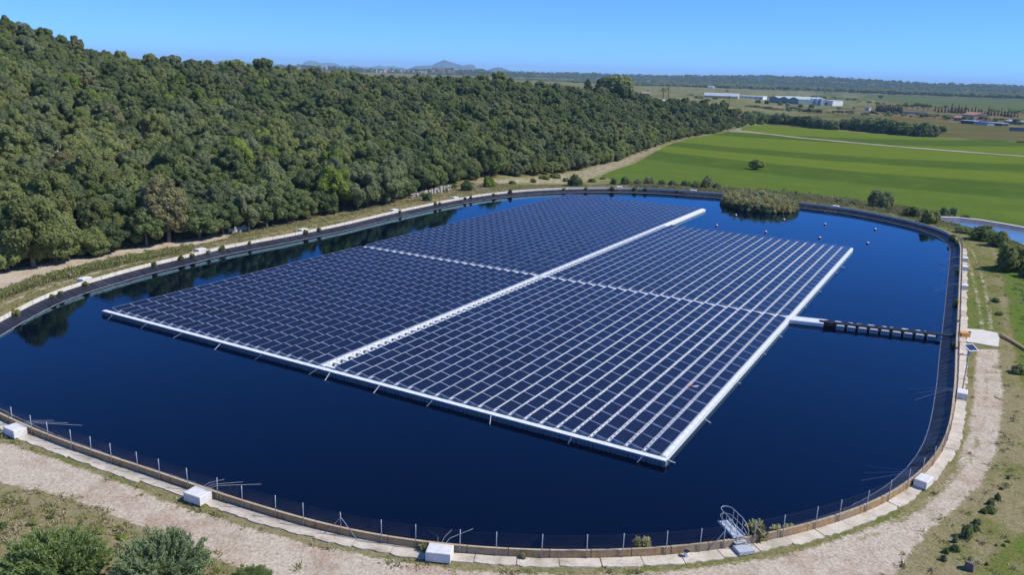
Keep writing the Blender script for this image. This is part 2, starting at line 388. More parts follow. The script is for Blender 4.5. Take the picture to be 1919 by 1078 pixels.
offs = [0.0]
step = .28
while offs[-1] < 26000:
    offs.append(offs[-1]+step)
    if offs[-1] > 11: step *= 1.055
offs = np.array(offs)
X = (ring[None, :, 0]+NOR[None, :, 0]*offs[:, None]).ravel(); Y = (ring[None, :, 1]+NOR[None, :, 1]*offs[:, None]).ravel()
Dd = np.repeat(offs, NR); Z = T(X, Y, Dd)
nO = len(offs)
fine = Dd < 60
def onfine(fn):
    o = np.zeros(len(X)); o[fine] = fn(X[fine], Y[fine]); return o
dirt = onfine(lambda a, b: polyweight(a, b, TRK, .7))
dirt = np.maximum(dirt, .54*onfine(lambda a, b: np.maximum(lineweight(a, b, RUT1, .4, 1.1), lineweight(a, b, RUT2, .35, .9))))
CTR = gp([(1850, 690), (1846, 780), (1828, 850), (1780, 910), (1700, 972), (1600, 1020)], .5); dirt *= 1-.55*onfine(lambda a, b: lineweight(a, b, CTR, .25, .9))
dirt = np.maximum(dirt, .62*onfine(lambda a, b: lineweight(a, b, PAT1, .35, .6)))
dirt = np.maximum(dirt, onfine(lambda a, b: polyweight(a, b, ROAD, .8)))
mid = Dd < 420
def onmid(fn):
    o = np.zeros(len(X)); o[mid] = fn(X[mid], Y[mid]); return o
dirt = np.maximum(dirt, .50*onmid(lambda a, b: polyweight(a, b, MARG, 3.0)))
for q in CLEAR: dirt = np.maximum(dirt, onmid(lambda a, b: polyweight(a, b, q, 1.2)))
azv = np.arctan2(X, Y); rv = np.hypot(X, Y)
lush = .30+0*X
lush += .95*sm((Dd-4.7)/1.3)*sm((azv-R(24))/R(4))*sm((Y-62)/10)        # green bank right of the track
lush += .25*((azv > R(-2)) & (Y > 150) & (Dd > 4))
lush += .50*sm((Dd-8.5)/2.5)*sm((50-Y)/6)*sm((2-X)/10)
lush += .38*sm((5.2-Dd)/1)*(X > 40)*sm((Y-78)/8)
lush += .22*((Dd < 2.9) & (Y < 110))           # scrub in the near corner
lush -= .38*sm((Dd-11)/4)*sm((60-Y)/8)*sm((X-8)/6)                # dry grass, near right
lush += .30*(np.abs(Dd-9)-2 < 0)*sm((50-Y)/6)*sm((X-8)/6)
lush += .40*(np.abs(Dd-5.6) < 1.2)*((X < -30) & (Y > 60))
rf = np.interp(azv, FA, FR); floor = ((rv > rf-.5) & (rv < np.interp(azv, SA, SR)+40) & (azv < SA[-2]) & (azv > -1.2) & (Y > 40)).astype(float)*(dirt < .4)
plainw = sm((Dd-45)/60)*(1-floor)*(1-np.clip(dirt*2, 0, 1))*(Y > 30)
idx = np.arange(nO*NR).reshape(nO, NR); a_, b_ = idx[:-1], idx[1:]
a2, b2 = np.roll(a_, -1, 1), np.roll(b_, -1, 1)
F = np.stack([a_, b_, b2, a2], -1).reshape(-1, 4)
V = np.stack([X, Y, Z], 1)
me = bpy.data.meshes.new('ground'); me.from_pydata(V.tolist(), [], F.tolist()); me.materials.append(M['ground'])
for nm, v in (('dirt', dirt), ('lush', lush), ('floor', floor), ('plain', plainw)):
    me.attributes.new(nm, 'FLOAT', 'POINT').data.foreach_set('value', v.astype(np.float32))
me.polygons.foreach_set('use_smooth', [True]*len(F)); me.update()
if me.polygons[0].normal.z < 0: me.flip_normals()
ground = link('ground', me); tag(ground, 'dry grassy ground and dirt track round the reservoir', 'ground', kind='structure')

# water sheet, membrane bank, wall, slabs
def ringmesh(name, prof, mats, mis, s0=0, s1=NR, closed=True, uvs=True, gap=None):
    """prof: list of (offset, z) swept along the ring"""
    ss = np.arange(s0, s1+(0 if closed else 1)); n = len(ss); V = []; UVv = []
    plen = np.r_[0, np.cumsum([math.hypot(prof[i+1][0]-prof[i][0], prof[i+1][1]-prof[i][1]) for i in range(len(prof)-1)])]
    for s_ in ss:
        p_, n_ = ring[s_ % NR], NOR[s_ % NR]
        for (o, z), l_ in zip(prof, plen): V.append((p_[0]+n_[0]*o, p_[1]+n_[1]*o, z)); UVv.append((s_*DS, l_))
    F = []; MI = []; m_ = len(prof)
    for i in range(n if closed else n-1):
        j = (i+1) % n
        for k_ in range(m_-1):
            F.append((i*m_+k_, i*m_+k_+1, j*m_+k_+1, j*m_+k_)); MI.append(mis[k_])
    me = bpy.data.meshes.new(name); me.from_pydata(V, [], F)
    for q in mats: me.materials.append(q)
    me.polygons.foreach_set('material_index', MI)
    uvl = me.uv_layers.new(name='UVMap')
    for pl in me.polygons:
        for li in pl.loop_indices:
            vi = me.loops[li].vertex_index; u, v = UVv[vi]
            if closed and pl.index >= (n-1)*(m_-1) and vi < m_: u += NR*DS
            uvl.data[li].uv = (u, v)
    me.update(); return me
lin = ringmesh('reservoir_bank', [(-8.0, -2.6), (-2.05, -.06), (-1.84, .02), (-1.77, .045), (-1.0, .33), (-.12, .58)], [M['liner'], M['scum']], [0, 0, 1, 0, 0])
for pl in lin.polygons:
    if pl.material_index == 1 and pl.center.y < 46.5 and pl.center.x < 24: pl.material_index = 0
# wrinkle the membrane
co = np.empty(len(lin.vertices)*3); lin.vertices.foreach_get('co', co); co = co.reshape(-1, 6, 3)
for i_ in range(NR):           # the bank is steeper on the right and near side
    f_ = .76; co[i_, 1:5, :2] = ring[i_]+(co[i_, 1:5, :2]-ring[i_])*f_
co[:, 2:5, 2] += RNG.normal(0, .018, (NR, 1)); co[:, 4, 2] += RNG.normal(0, .03, NR); lin.vertices.foreach_set('co', co.ravel())
tag(link('reservoir_bank', lin), 'black membrane lining the sloping bank of the reservoir', 'bank', kind='structure')
bm = bmesh.new(); vs = [bm.verts.new((ring[i, 0]-NOR[i, 0]*.8, ring[i, 1]-NOR[i, 1]*.8, 0)) for i in range(0, NR, 4)]
f = bm.faces.new(vs); bm.normal_update()
if f.normal.z < 0: bmesh.ops.reverse_faces(bm, faces=[f])
bmesh.ops.triangulate(bm, faces=bm.faces); me = bpy.data.meshes.new('water'); bm.to_mesh(me); bm.free(); me.materials.append(M['water'])
tag(link('water', me), 'dark blue still water of the reservoir', 'water', kind='structure')
# wall: short bays with a thin joint between, 2.25 m pitch
WB = 2.25; nb = int(round(PER/WB)); w_ = MB()
uvw = []
for b in range(nb):
    s0 = b*NR/nb+.022/DS; s1 = (b+1)*NR/nb-.022/DS; m_ = 4; base = len(w_.v)
    for k_ in range(m_+1):
        s_ = s0+(s1-s0)*k_/m_
        for o, z in ((-.08, .40), (-.08, 1.0), (.07, 1.0), (.07, .40)):
            q, _n = ringpt(s_, o); w_.v.append((q[0], q[1], z)); uvw.append((s_*DS, z*2+o))
    for k_ in range(m_):
        a = base+k_*4
        for e, mi in ((0, 0), (1, 2), (2, 1)):
            w_.f.append((a+e, a+e+1, a+4+e+1, a+4+e)); w_.m.append(mi)
    w_.f += [(base, base+1, base+2, base+3), (base+m_*4+3, base+m_*4+2, base+m_*4+1, base+m_*4)]; w_.m += [1, 1]
me = w_.mesh('retaining_wall', [M['wall_in'], M['wall_out'], M['wall_top']])
uvl = me.uv_layers.new(name='UVMap')
for pl in me.polygons:
    for li in pl.loop_indices: uvl.data[li].uv = uvw[me.loops[li].vertex_index]
tag(link('retaining_wall', me), 'low cream and rust stained concrete wall round the reservoir rim', 'wall')
# cracked slabs outside the wall, near side only
def slab_range():
    a = near_ring(*P(-60, 745, .5)[:2])[0]; b = near_ring(*P(1803, 466, .5)[:2])[0]; return a, b
sa, sb = slab_range()
if sb < sa: sb += NR
pv = MB(); nsl = int((sb-sa)*DS/WB)
for q in range(nsl):
    s0 = sa+(sb-sa)*q/nsl; s1 = sa+(sb-sa)*(q+1)/nsl
    g0, g1 = random.uniform(.005, .04), random.uniform(.005, .04); w0 = random.uniform(.84, 1.0); m_ = 7; base = len(pv.v); zt = .56+random.uniform(-.012, .02)
    outer = [w0+random.uniform(-.08, .07) for _ in range(m_+1)]
    for k_ in range(m_+1):
        s_ = s0+g0/DS+(s1-s0-(g0+g1)/DS)*k_/m_
        if k_ == 0: outer[k_] -= .05
        if k_ == m_: outer[k_] -= .05
        for o, z in ((.10, zt+.01), (outer[k_], zt), (outer[k_]+.02, .44)):
            c_, _n = ringpt(s_, o); pv.v.append((c_[0], c_[1], z))
    for k_ in range(m_):
        a = base+k_*3; pv.f += [(a, a+1, a+4, a+3), (a+1, a+2, a+5, a+4)]; pv.m += [0, 0]
    pv.f += [(base, base+2, base+1), (base+m_*3, base+m_*3+1, base+m_*3+2)]; pv.m += [0, 0]
me = pv.mesh('pavement', M['slab']); bm = bmesh.new(); bm.from_mesh(me); bmesh.ops.recalc_face_normals(bm, faces=bm.faces); bm.to_mesh(me); bm.free()
tag(link('pavement', me), 'cracked cream concrete slabs along the outside of the wall', 'pavement', kind='structure')

# fields of the plain
def sheet(name, pts, z, mat, label):
    q = [Vector((*P(a, b, z)[:2], 0)) if len(pts[0]) == 2 else None for a, b in pts]
    tris = geometry.tessellate_polygon([q]); me = bpy.data.meshes.new(name); me.from_pydata([(v.x, v.y, z) for v in q], [], [tuple(t_) for t_ in tris]); me.materials.append(mat); me.update()
    if sum(p_.normal.z for p_ in me.polygons) < 0: me.flip_normals()
    return tag(link(name, me), label, 'field', kind='structure')
LT, DK, MD = (.145, .200, .026), (.068, .112, .022), (.110, .165, .030)
STR = [(340, 2), (362, 2), (368, 1), (407, 1), (413, 0), (445, 0), (451, 1), (478, 1), (483, 0), (560, 0), (566, 1), (600, 1), (607, 0), (690, 0)]
M['crop'] = fieldmat('striped_crop', [LT, DK, MD], STR)
sheet('field', [(1128,328),(1165,345),(1260,349),(1350,353),(1500,364),(1600,374),(1700,386),(1800,401),(1919,421),(2200,470),(2400,430),(2400,330),(2100,303),(1919,294),(1700,277.5),(1500,259.5),(1440,252.5),(1390,247),(1372,246),(1300,258),(1250,272),(1222,288),(1190,306),(1150,319)], ZP+.05, M['crop'], 'bright green crop field with darker bands beside the forest')
sheet('field', [(1385,243),(1400,234.5),(1440,234.5),(1560,243.5),(1700,255.5),(1919,267),(2300,290),(2300,308),(2100,299.5),(1919,291),(1700,274.5),(1500,256.5),(1440,249.5)], ZP+.05, M['crop'], 'narrow green crop field beyond the pale farm track')
M['trackdirt'] = plain('pale_track_dirt', (.29, .26, .16), .95, .4, .12)
sheet('path', [(1366,246.5),(1376,240),(1392,240),(1386,243.5),(1440,250),(1500,257),(1700,275),(1919,291.5),(1919,293.5),(1700,277),(1500,259),(1440,252),(1400,248)], ZP+.09, M['trackdirt'], 'pale farm track crossing the green field')
M['f_tan'] = fieldmat('stubble', [(.125, .105, .045), (.20, .155, .075)], nscale=.02)
M['f_olive'] = fieldmat('olive_grass', [(.10, .105, .035), (.155, .135, .055)], nscale=.018)
M['f_green'] = fieldmat('far_green', [(.085, .125, .035), (.12, .135, .05)], nscale=.006)
M['f_red'] = fieldmat('red_soil', [(.21, .13, .07), (.16, .12, .05)], nscale=.03)
sheet('field', [(1440,233),(1470,214),(1620,214),(1760,226),(1919,240),(2300,262),(2300,288),(1919,265),(1700,253.5),(1560,242)], ZP+.02, M['f_olive'], 'rough olive grassland beyond the hedge')
sheet('field', [(1640,214),(1700,216),(1780,224),(1775,228),(1700,222)], ZP+.06, M['f_red'], 'bare reddish strip in the rough grassland')
sheet('field', [(1540,206),(1640,196),(1760,200),(1919,212),(2300,235),(2300,258),(1919,236),(1760,222),(1620,212)], ZP+.03, M['f_tan'], 'tan stubble land round the farm')
sheet('field', [(1560,173),(1700,180),(1919,188),(2300,200),(2300,222),(1919,211),(1760,199),(1640,188)], ZP+.04, M['f_green'], 'long pale green field below the far wood')
sheet('field', [(1230,204),(1440,199),(1600,205),(1560,212),(1470,213),(1435,232),(1400,228),(1300,214)], ZP+.02, M['f_tan'], 'tan scrubland in front of the warehouses')
sheet('field', [(1640,190.5),(1760,201.5),(1919,213.5),(2200,232),(2200,226),(1919,209),(1760,197.5),(1640,187.5)], ZP+.07, M['f_tan'], 'dry tan strip along the lower edge of the pale green field')
sheet('field', [(1170,166),(1300,167),(1560,174),(1630,188),(1560,186),(1430,178),(1300,178),(1180,178)], ZP+.04, M['f_green'], 'thin green field behind the warehouses')

# channel at the far right
cz = -1.7
CH_U = [(1764,413.5),(1800,415),(1830,418.5),(1870,425),(1919,434),(2010,452),(2200,500),(2500,600)]; CH_L = [(1784,423),(1800,426),(1830,436),(1868,446),(1905,458),(1990,480),(2150,528),(2400,625)]
cu = [P(a, b, cz)[:2] for a, b in CH_U]; cl = [P(a, b, cz)[:2] for a, b in CH_L]
me = bpy.data.meshes.new('water'); me.from_pydata([(*q, cz) for q in cu]+[(*q, cz) for q in cl], [], [(i, i+8, i+9, i+1) for i in range(7)]); me.materials.append(M['canal'])
tag(link('water', me), 'pale blue water of the small channel beyond the bank', 'water', kind='structure')
kb = MB()
for row, (o0, o1, o2) in ((cu, (0, 1.6, 2.1)), (cl, (0, -.5, -1.0))):
    ps_ = np.array(row); tg = np.gradient(ps_, axis=0); tg /= np.hypot(*tg.T)[:, None]; nn = np.stack([-tg[:, 1], tg[:, 0]], 1)
    if ((np.array(cu)-np.array(cl))*nn).sum() < 0: nn = -nn
    n0 = len(kb.v)
    for i in range(8):
        for o, z in ((o0, cz-.1), (o1, cz+.55), (o2, cz+.6), (o2, ZP-.3)): kb.v.append((*(ps_[i]+nn[i]*o), z))
    for i in range(7):
        for k_, mi in ((0, 0), (1, 1), (2, 1)): kb.f.append((n0+i*4+k_, n0+i*4+k_+1, n0+i*4+5+k_, n0+i*4+4+k_)); kb.m.append(mi)
M['chan_bank'] = plain('channel_lining', (.11, .10, .14), .8, .25, .8)
tag(kb.build('channel_rim', [M['chan_bank'], M['conc_white']]), 'dark lined rim with pale coping along the small channel', 'channel rim')

# hills and mountains
def ridge(name, prof, D, depth, mat, label, base=-3.5, rough=.05, cross=14, sub=6, front=None):
    pr_ = []
    for (x0, y0), (x1, y1) in zip(prof[:-1], prof[1:]):
        for k_ in range(sub): pr_.append((x0+(x1-x0)*k_/sub, y0+(y1-y0)*k_/sub))
    pr_.append(prof[-1]); n = len(pr_); V = []; rg = np.random.default_rng(len(prof)*7+int(D))
    for i, (a, b) in enumerate(pr_):
        d = ray(a, b); hh = math.hypot(d[0], d[1]); ux, uy = d[0]/hh, d[1]/hh; zc = CAMZ+d[2]/hh*D
        zc = max(zc, base+.5)
        for k_ in range(cross+1):
            u = k_/cross*2-1; dd = D+u*depth/2; fz = (1-abs(u))**1.15 if u < 0 else (1-u)
            jit = rg.normal(0, rough)*(1-fz)*fz*4
            z = base+(zc-base)*min(1, max(0, fz+jit)); V.append((ux*dd, uy*dd, z))
    c_ = cross+1; F = [(i*c_+k_, (i+1)*c_+k_, (i+1)*c_+k_+1, i*c_+k_+1) for i in range(n-1) for k_ in range(cross)]
    me = bpy.data.meshes.new(name); me.from_pydata(V, [], F); me.materials.append(mat); me.polygons.foreach_set('use_smooth', [True]*len(F)); me.update()
    if sum(p_.normal.z for p_ in me.polygons) < 0: me.flip_normals()
    return tag(link(name, me), label, 'hills', kind='structure'), V
t = NT('mountain_rock'); ps = t.pos(); n1 = t.noise(.003, 6, .65, ps)
t.set(Base_Color=t.ramp(n1, [(.3, (.04, .06, .06)), (.65, (.11, .12, .12))]), Roughness=1, Specular_IOR_Level=0); t.bump(n1, .8, 60); M['mount'] = t.m
t = NT('wooded_hill'); ps = t.pos(); n1 = t.noise(.03, 5, .7, ps); n2 = t.noise(.004, 4, .6, ps)
c = t.ramp(n1, [(.32, (.020, .030, .014)), (.62, (.060, .070, .035))]); c = t.mix(t.maprange(n2, .55, .68, 0, .75), c, (.20, .17, .10))
t.set(Base_Color=c, Roughness=1, Specular_IOR_Level=0); t.bump(n1, .8, 8); M['woodhill'] = t.m
q = lambda L: [(560+a/4.797, 90+b/4.797) for a, b in L]
ridge('mountains', q([(-1040, 125), (-960, 108), (-900, 112), (-860, 104), (-760, 120), (-640, 100), (-560, 118), (-200, 140), (-40, 152), (20, 148), (60, 118), (100, 110), (160, 120), (200, 135), (270, 129), (330, 135), (370, 152), (440, 160), (480, 148), (540, 163), (640, 168), (700, 160), (730, 151), (770, 164), (850, 158), (900, 170), (1010, 190)]), 15000, 2500, M['mount'], 'low pale blue mountain chain on the horizon')
ridge('mountains', q([(940, 192), (1000, 180), (1050, 158), (1130, 155), (1200, 154), (1230, 135), (1270, 118), (1310, 104), (1350, 119), (1400, 134), (1450, 149), (1490, 155), (1540, 144), (1575, 149), (1600, 180), (1640, 200)]), 11000, 2600, M['mount'], 'blue grey mountain with one peak on the horizon')
ridge('hills', q([(1640, 212), (1690, 200), (1740, 180), (1800, 171), (1850, 184), (1900, 204), (1960, 214)]), 8500, 1200, M['mount'], 'small rounded blue hill right of the peaked mountain')
ridge('hills', q([(1540, 210), (1570, 200), (1610, 183), (1650, 182), (1690, 199), (1720, 212)]), 5200, 800, M['woodhill'], 'small dark wooded hill in front of the mountain')
_, V_VIL = ridge('hills', [(300, 128), (480, 124), (560, 123), (600, 125), (660, 129), (700, 130.5), (760, 131), (800, 131), (830, 130), (870, 132), (930, 136), (1000, 139)], 3700, 2000, M['woodhill'], 'gentle hill under the far village')
HR = [(900, 138), (950, 135), (1000, 136), (1060, 137), (1120, 138.5), (1200, 141), (1260, 142.5), (1300, 142), (1370, 142.5), (1420, 143), (1440, 142.5), (1480, 144.5), (1540, 145), (1600, 148), (1660, 152), (1760, 157), (1830, 159), (1870, 160), (1919, 162.5), (2100, 168), (2400, 176)]
_, V_FAR = ridge('hills', HR, 4300, 2600, M['woodhill'], 'long low wooded ridge closing the plain')

# ------------------------------------------------------------------ floating solar plant
TH = .5174; OX, OY, DZ = -42.867, 81.847, .40
def vu(v, u, z=0.0): return (OX+v*math.cos(TH)+u*math.sin(TH), OY-v*math.sin(TH)+u*math.cos(TH), DZ+z)
TILT = R(11); PW, PL = 1.02, 2.055
def pt(a, y, h): return (-a*math.cos(TILT)-h*math.sin(TILT)*0, y, .14+a*math.sin(TILT)+h)
def panel_glass():
    e = .022; V = [pt(e, e, .031), pt(PW-e, e, .031), pt(PW-e, PL-e, .031), pt(e, PL-e, .031)]
    return V, [(0, 0), (1, 0), (1, 1), (0, 1)]
def panel_frame():
    e = .024; o = [(0, 0), (PW, 0), (PW, PL), (0, PL)]; i_ = [(e, e), (PW-e, e), (PW-e, PL-e), (e, PL-e)]
    V = [pt(*q, .035) for q in o]+[pt(*q, .035) for q in i_]+[pt(*q, 0) for q in o]
    F = [(k, (k+1) % 4, 4+(k+1) % 4, 4+k) for k in range(4)]+[(8+k, 8+(k+1) % 4, (k+1) % 4, k) for k in range(4)]+[(8, 11, 10, 9)]
    return V, F
gv, guv = panel_glass(); fv, ff = panel_frame()
gm = bpy.data.meshes.new('solar_panel'); gm.from_pydata(gv, [], [(3, 2, 1, 0)]); gm.materials.append(M['cells'])
uvl = gm.uv_layers.new(name='UVMap')
for li in range(4): uvl.data[li].uv = guv[gm.loops[li].vertex_index]
gm.attributes.new('tint', 'FLOAT', 'FACE').data[0].value = .5; gm.update()
fm = bpy.data.meshes.new('frame'); fm.from_pydata(fv, [], [tuple(q[::-1]) for q in ff]); fm.materials.append(M['alu']); fm.update()
bm = bmesh.new(); bm.from_mesh(fm); bmesh.ops.recalc_face_normals(bm, faces=bm.faces); bm.to_mesh(fm); bm.free()

def block(label, rows, u0, npan, pu):
    v0 = rows[0]
    root = thing('solar_array', label, 'solar array', vu(v0, u0), -TH, 'blocks of the floating solar plant')
    cells = [(r_-v0, k_*pu+.02) for r_ in rows for k_ in range(npan)]
    cells.sort(key=lambda c: math.hypot(vu(c[0]+v0-.5, c[1]+u0+1)[0], vu(c[0]+v0-.5, c[1]+u0+1)[1]))
    ten = RNG.uniform(-.016, .016, len(cells))
    for i, (x, y) in enumerate(cells[:100]):
        g_ = link('solar_panel', gm, root); g_.location = (x, y, 0); g_.rotation_euler = (ten[i]*.6, ten[i], 0)
        link('frame', fm, g_)
    rest = cells[100:]; n = len(rest)
    VV = []; FF = []; MI = []; UV = []; TI = []
    for i, (x, y) in enumerate(rest):
        b = len(VV); t1 = ten[100+i]
        VV += [(a+x, b_+y, c+(a+.5)*t1*1.0) for a, b_, c in gv]+[(a+x, b_+y, c+(a+.5)*t1*1.0) for a, b_, c in fv]
        FF.append((b+3, b+2, b+1, b)); MI.append(0); UV += [guv[3], guv[2], guv[1], guv[0]]; TI.append(random.random())
        for f_ in ff: FF.append(tuple(b+4+k_ for k_ in f_[::-1])); MI.append(1); UV += [(0, 0)]*4; TI.append(.5)
    me = bpy.data.meshes.new('solar_panels'); me.from_pydata(VV, [], FF); me.materials.append(M['cells']); me.materials.append(M['alu'])
    me.polygons.foreach_set('material_index', MI); uvl = me.uv_layers.new(name='UVMap')
    uvl.data.foreach_set('uv', np.array(UV, np.float32).ravel()); me.attributes.new('tint', 'FLOAT', 'FACE').data.foreach_set('value', np.array(TI, np.float32)); me.update()
    tag(link('solar_panel_rows', me, root), kind='stuff')
    L = npan*pu+.1
    pitch = rows[1]-rows[0]
    for r_ in rows:                                     # white float strip along the low edge of every row
        mb = MB(); x = r_-v0; last = r_ == rows[-1]
        w1 = pitch-PW*math.cos(TILT)-.02
        if not last: mb.box((x+.115+.085, L/2-.05, -.08), (.17, L, .36))
        y = 0
        while y < L-.7:                                 # tabs with dark gaps between them
            mb.box((x+.065, y+.22, -.06), (.098, .42, .30)); y += .695
        o = mb.build('float_strip', M['white'], root)
    mb = MB()
    for r_ in rows:
        x = r_-v0; y = 0
        for k_ in range(npan): mb.bbox((x-.62, k_*pu+1.03, -.16), (.62, 1.5, .42), .06)
        mb.box((x-.93, L/2-.05, .02), (.07, L, .05)); mb.box((x-.12, L/2-.05, .02), (.07, L, .05))
    tag(mb.build('panel_floats', M['white'], root), kind='stuff')
    return root
ROWL = [1.66+1.338*k_ for k_ in range(22)]; ROWR = [32.55+1.375*k_ for k_ in range(22)]
block('front left block of solar panels, left of the comb shaped centre walkway', ROWL, .55, 19, 2.10)
block('front right block of solar panels nearest the camera, white float strips showing', ROWR, .55, 19, 2.10)
block('long rear left block of solar panels reaching towards the far bank', ROWL, 41.5, 33, 2.078)
block('rear right block of solar panels behind the shore walkway', ROWR, 41.5, 22, 2.095)

# pontoons
def units(root, mesh, n, step, axis):
    for k_ in range(n):
        o = link('float', mesh, root); o.location = (k_*step, 0, 0) if axis == 0 else (0, k_*step, 0)
mb = MB(); L = 1.350
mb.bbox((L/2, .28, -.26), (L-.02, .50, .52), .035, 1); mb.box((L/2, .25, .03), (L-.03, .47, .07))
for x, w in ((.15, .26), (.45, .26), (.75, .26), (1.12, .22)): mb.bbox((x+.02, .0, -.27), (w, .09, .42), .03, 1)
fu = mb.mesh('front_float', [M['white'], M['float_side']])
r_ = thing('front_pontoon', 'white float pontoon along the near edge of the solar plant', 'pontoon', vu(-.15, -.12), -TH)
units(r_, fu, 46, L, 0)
mb = MB(); L = 1.05
mb.bbox((.18, L/2, -.18), (.34, L-.03, .56), .045); mb.box((.12, L/2, .10), (.12, L-.2, .02)); mb.box((.27, L/2, .10), (.10, L-.2, .02))
eu = mb.mesh('edge_float', M['white'])
r_ = thing('edge_pontoon', 'broad white float pontoon on the right edge of the solar plant', 'pontoon', vu(61.40, .5), -TH)
units(r_, eu, 83, L, 1)
mb = MB(); L = 2.10
mb.bbox((.22, L/2, -.12), (.42, L-.02, .52), .03)
for y in (.26, 1.31): mb.bbox((1.02, y, .04), (1.2, .30, .16), .03)
for y in (.26, 1.31): mb.box((.40, y+.42, .145), (.10, .10, .012), mi=1)
mb.box((.25, .52, .147), (.4, .03, .012), mi=1)
cu_ = mb.mesh('centre_float', [M['white'], M['black_plastic']])
r_ = thing('centre_walkway', 'white comb shaped float walkway down the middle of the solar plant', 'walkway', vu(29.83, .5), -TH)
units(r_, cu_, 19, L, 1)
for k_ in range(19, 41):
    o = link('float', cu_, r_); o.location = (0, .95+k_*2.1, 0)
mb = MB(); mb.bbox((.25, 1.05, -.12), (.48, 2.06, .52), .03); mb.bbox((.66, 1.05, -.18), (.3, 2.06, .46), .05); tail = mb.mesh('tail_float', M['white'])
for k_ in range(41, 52):
    o = link('float', tail, r_); o.location = (0, .95+k_*2.1, 0)
mb = MB(); L = 1.352
mb.bbox((L/2, .20, -.13), (L-.02, .30, .54), .03); mb.bbox((L/2, .66, -.13), (L-.02, .22, .54), .03); mb.box((.12, .45, -.1), (.2, .3, .40)); mb.box((.12, .92, -.1), (.26, .34, .44)); mb.box((.12, -.05, -.1), (.26, .2, .44))
xu = mb.mesh('cross_float', M['white'])
r_ = thing('cross_walkway', 'thin white float walkway crossing the solar plant from side to side', 'walkway', vu(.6, 40.5), -TH)
units(r_, xu, 45, L, 0)

# float line that carries the cables ashore
a = np.array(vu(61.6, 40.95)); b = P(1760, 628.5, .4); dv = b-a; Lc = np.hypot(dv[0], dv[1]); ang = math.atan2(dv[1], dv[0])
r_ = thing('cable_pontoon', 'line of small grey floats carrying black cables to the shore', 'pontoon', a, ang)
mb = MB(); mb.bbox((1.9, .62, -.12), (4.6, .42, .50), .05); pf1 = mb.build('float', M['white'], r_)
mb = MB(); mb.bbox((1.6, -.45, -.15), (4.0, .5, .46), .05); mb.box((1.6, -.45, .09), (3.7, .3, .02)); mb.build('float', M['white'], r_)
mb = MB(); mb.box((1.6, .12, -.02), (4.2, .55, .18)); mb.build('deck_plate', M['white'], r_)
st = (Lc-5.0)/9; fl = st*.72
mb = MB(); mb.bbox((0, 0, -.18), (fl, .42, .50), .05)
for x in (-.34, -.11, .12, .35): mb.box((x*fl, -.215, -.12), (.07*fl, .03, .30), mi=1)
sf = mb.mesh('small_float', [M['float_grey'], M['black_plastic']])
mb = MB(); mb.bbox((0, 0, -.10), (fl*.95, .30, .46), .05); sf2 = mb.mesh('far_float', M['white'])
print('cable line', Lc)
for k_ in range(9):
    x = 5.3+k_*st; o = link('float', sf, r_); o.location = (x, -.62, -.02); o.rotation_euler = (0, 0, random.uniform(-.04, .04))
    o = link('float', sf2, r_); o.location = (x-.15, .62, -.02); o.rotation_euler = (0, 0, random.uniform(-.04, .04))
for q in range(5):
    y = -.34+q*.17; mb = MB()
    pts = [(3.2+i*(Lc-3.4)/26, y+random.uniform(-.05, .05), .10+.05*math.sin(i*1.7+q)) for i in range(27)]
    pts += [(Lc+.9, y*.5, .1), (Lc+2.6, y*.4+.35, .45), (Lc+3.0, y*.3+.45, .60)]
    mb.tube(pts, .085, 6); mb.build('cable', M['black_plastic'], r_, True)
mb = MB(); mb.box((Lc/2+1.6, 0, -.16), (Lc-3.6, 1.15, .16)); mb.build('cable_tray', M['black_plastic'], r_)

# mooring lines from the pontoons into the water
MOOR = [((210, 591), (202, 599), 'f'), ((274, 607.5), (264, 615.5), 'f'), ((340, 625), (325, 633.5), 'f'), ((413, 644.5), (402, 655.5), 'f'), ((489, 666), (478, 674), 'f'), ((593, 693), (579, 702), 'f'), ((618, 699), (609, 713), 'f'),
        ((711, 723), (700, 737), 'f'), ((810, 751), (800, 761.5), 'f'), ((920, 779), (918, 795), 'f'), ((1071, 821), (1064.5, 832), 'f'), ((1204, 855), (1194, 867), 'f'),
        ((1249, 861), (1265, 868), 'r'), ((1319, 784), (1332, 793), 'r'), ((1380, 715), (1388, 719), 'r'), ((1429, 660), (1435.5, 664.5), 'r'), ((1457, 627), (1466, 632), 'r'), ((1508, 573.5), (1512, 577), 'r'), ((1533, 544.5), (1539.5, 547.5), 'r'), ((1566, 509.5), (1570, 512), 'r'), ((1576, 499), (1583, 501.5), 'r')]
ORD = 'first second third fourth fifth sixth seventh eighth ninth tenth eleventh twelfth'.split(); cnt = {'f': 0, 'r': 0}
for (a, b, s_) in MOOR:
    p0 = P(*a, .46); p1 = P(*b, .0); dz = (p1-p0); p2 = p0+dz*1.25
    mb = MB(); mb.tube([(0, 0, 0), tuple(dz*.5+np.array([0, 0, -.02])), tuple(p2-p0)], .035, 5)
    o = mb.build('mooring_line', M['rope']); o.location = p0
    nth = ORD[cnt[s_]]; cnt[s_] += 1
    if s_ == 'f': tag(o, f'pale mooring line, {nth} from the left along the front pontoon', 'mooring line', 'front mooring lines')
    else: tag(o, f'pale mooring line, {nth} from the near corner along the right edge pontoon', 'mooring line', 'right edge mooring lines')

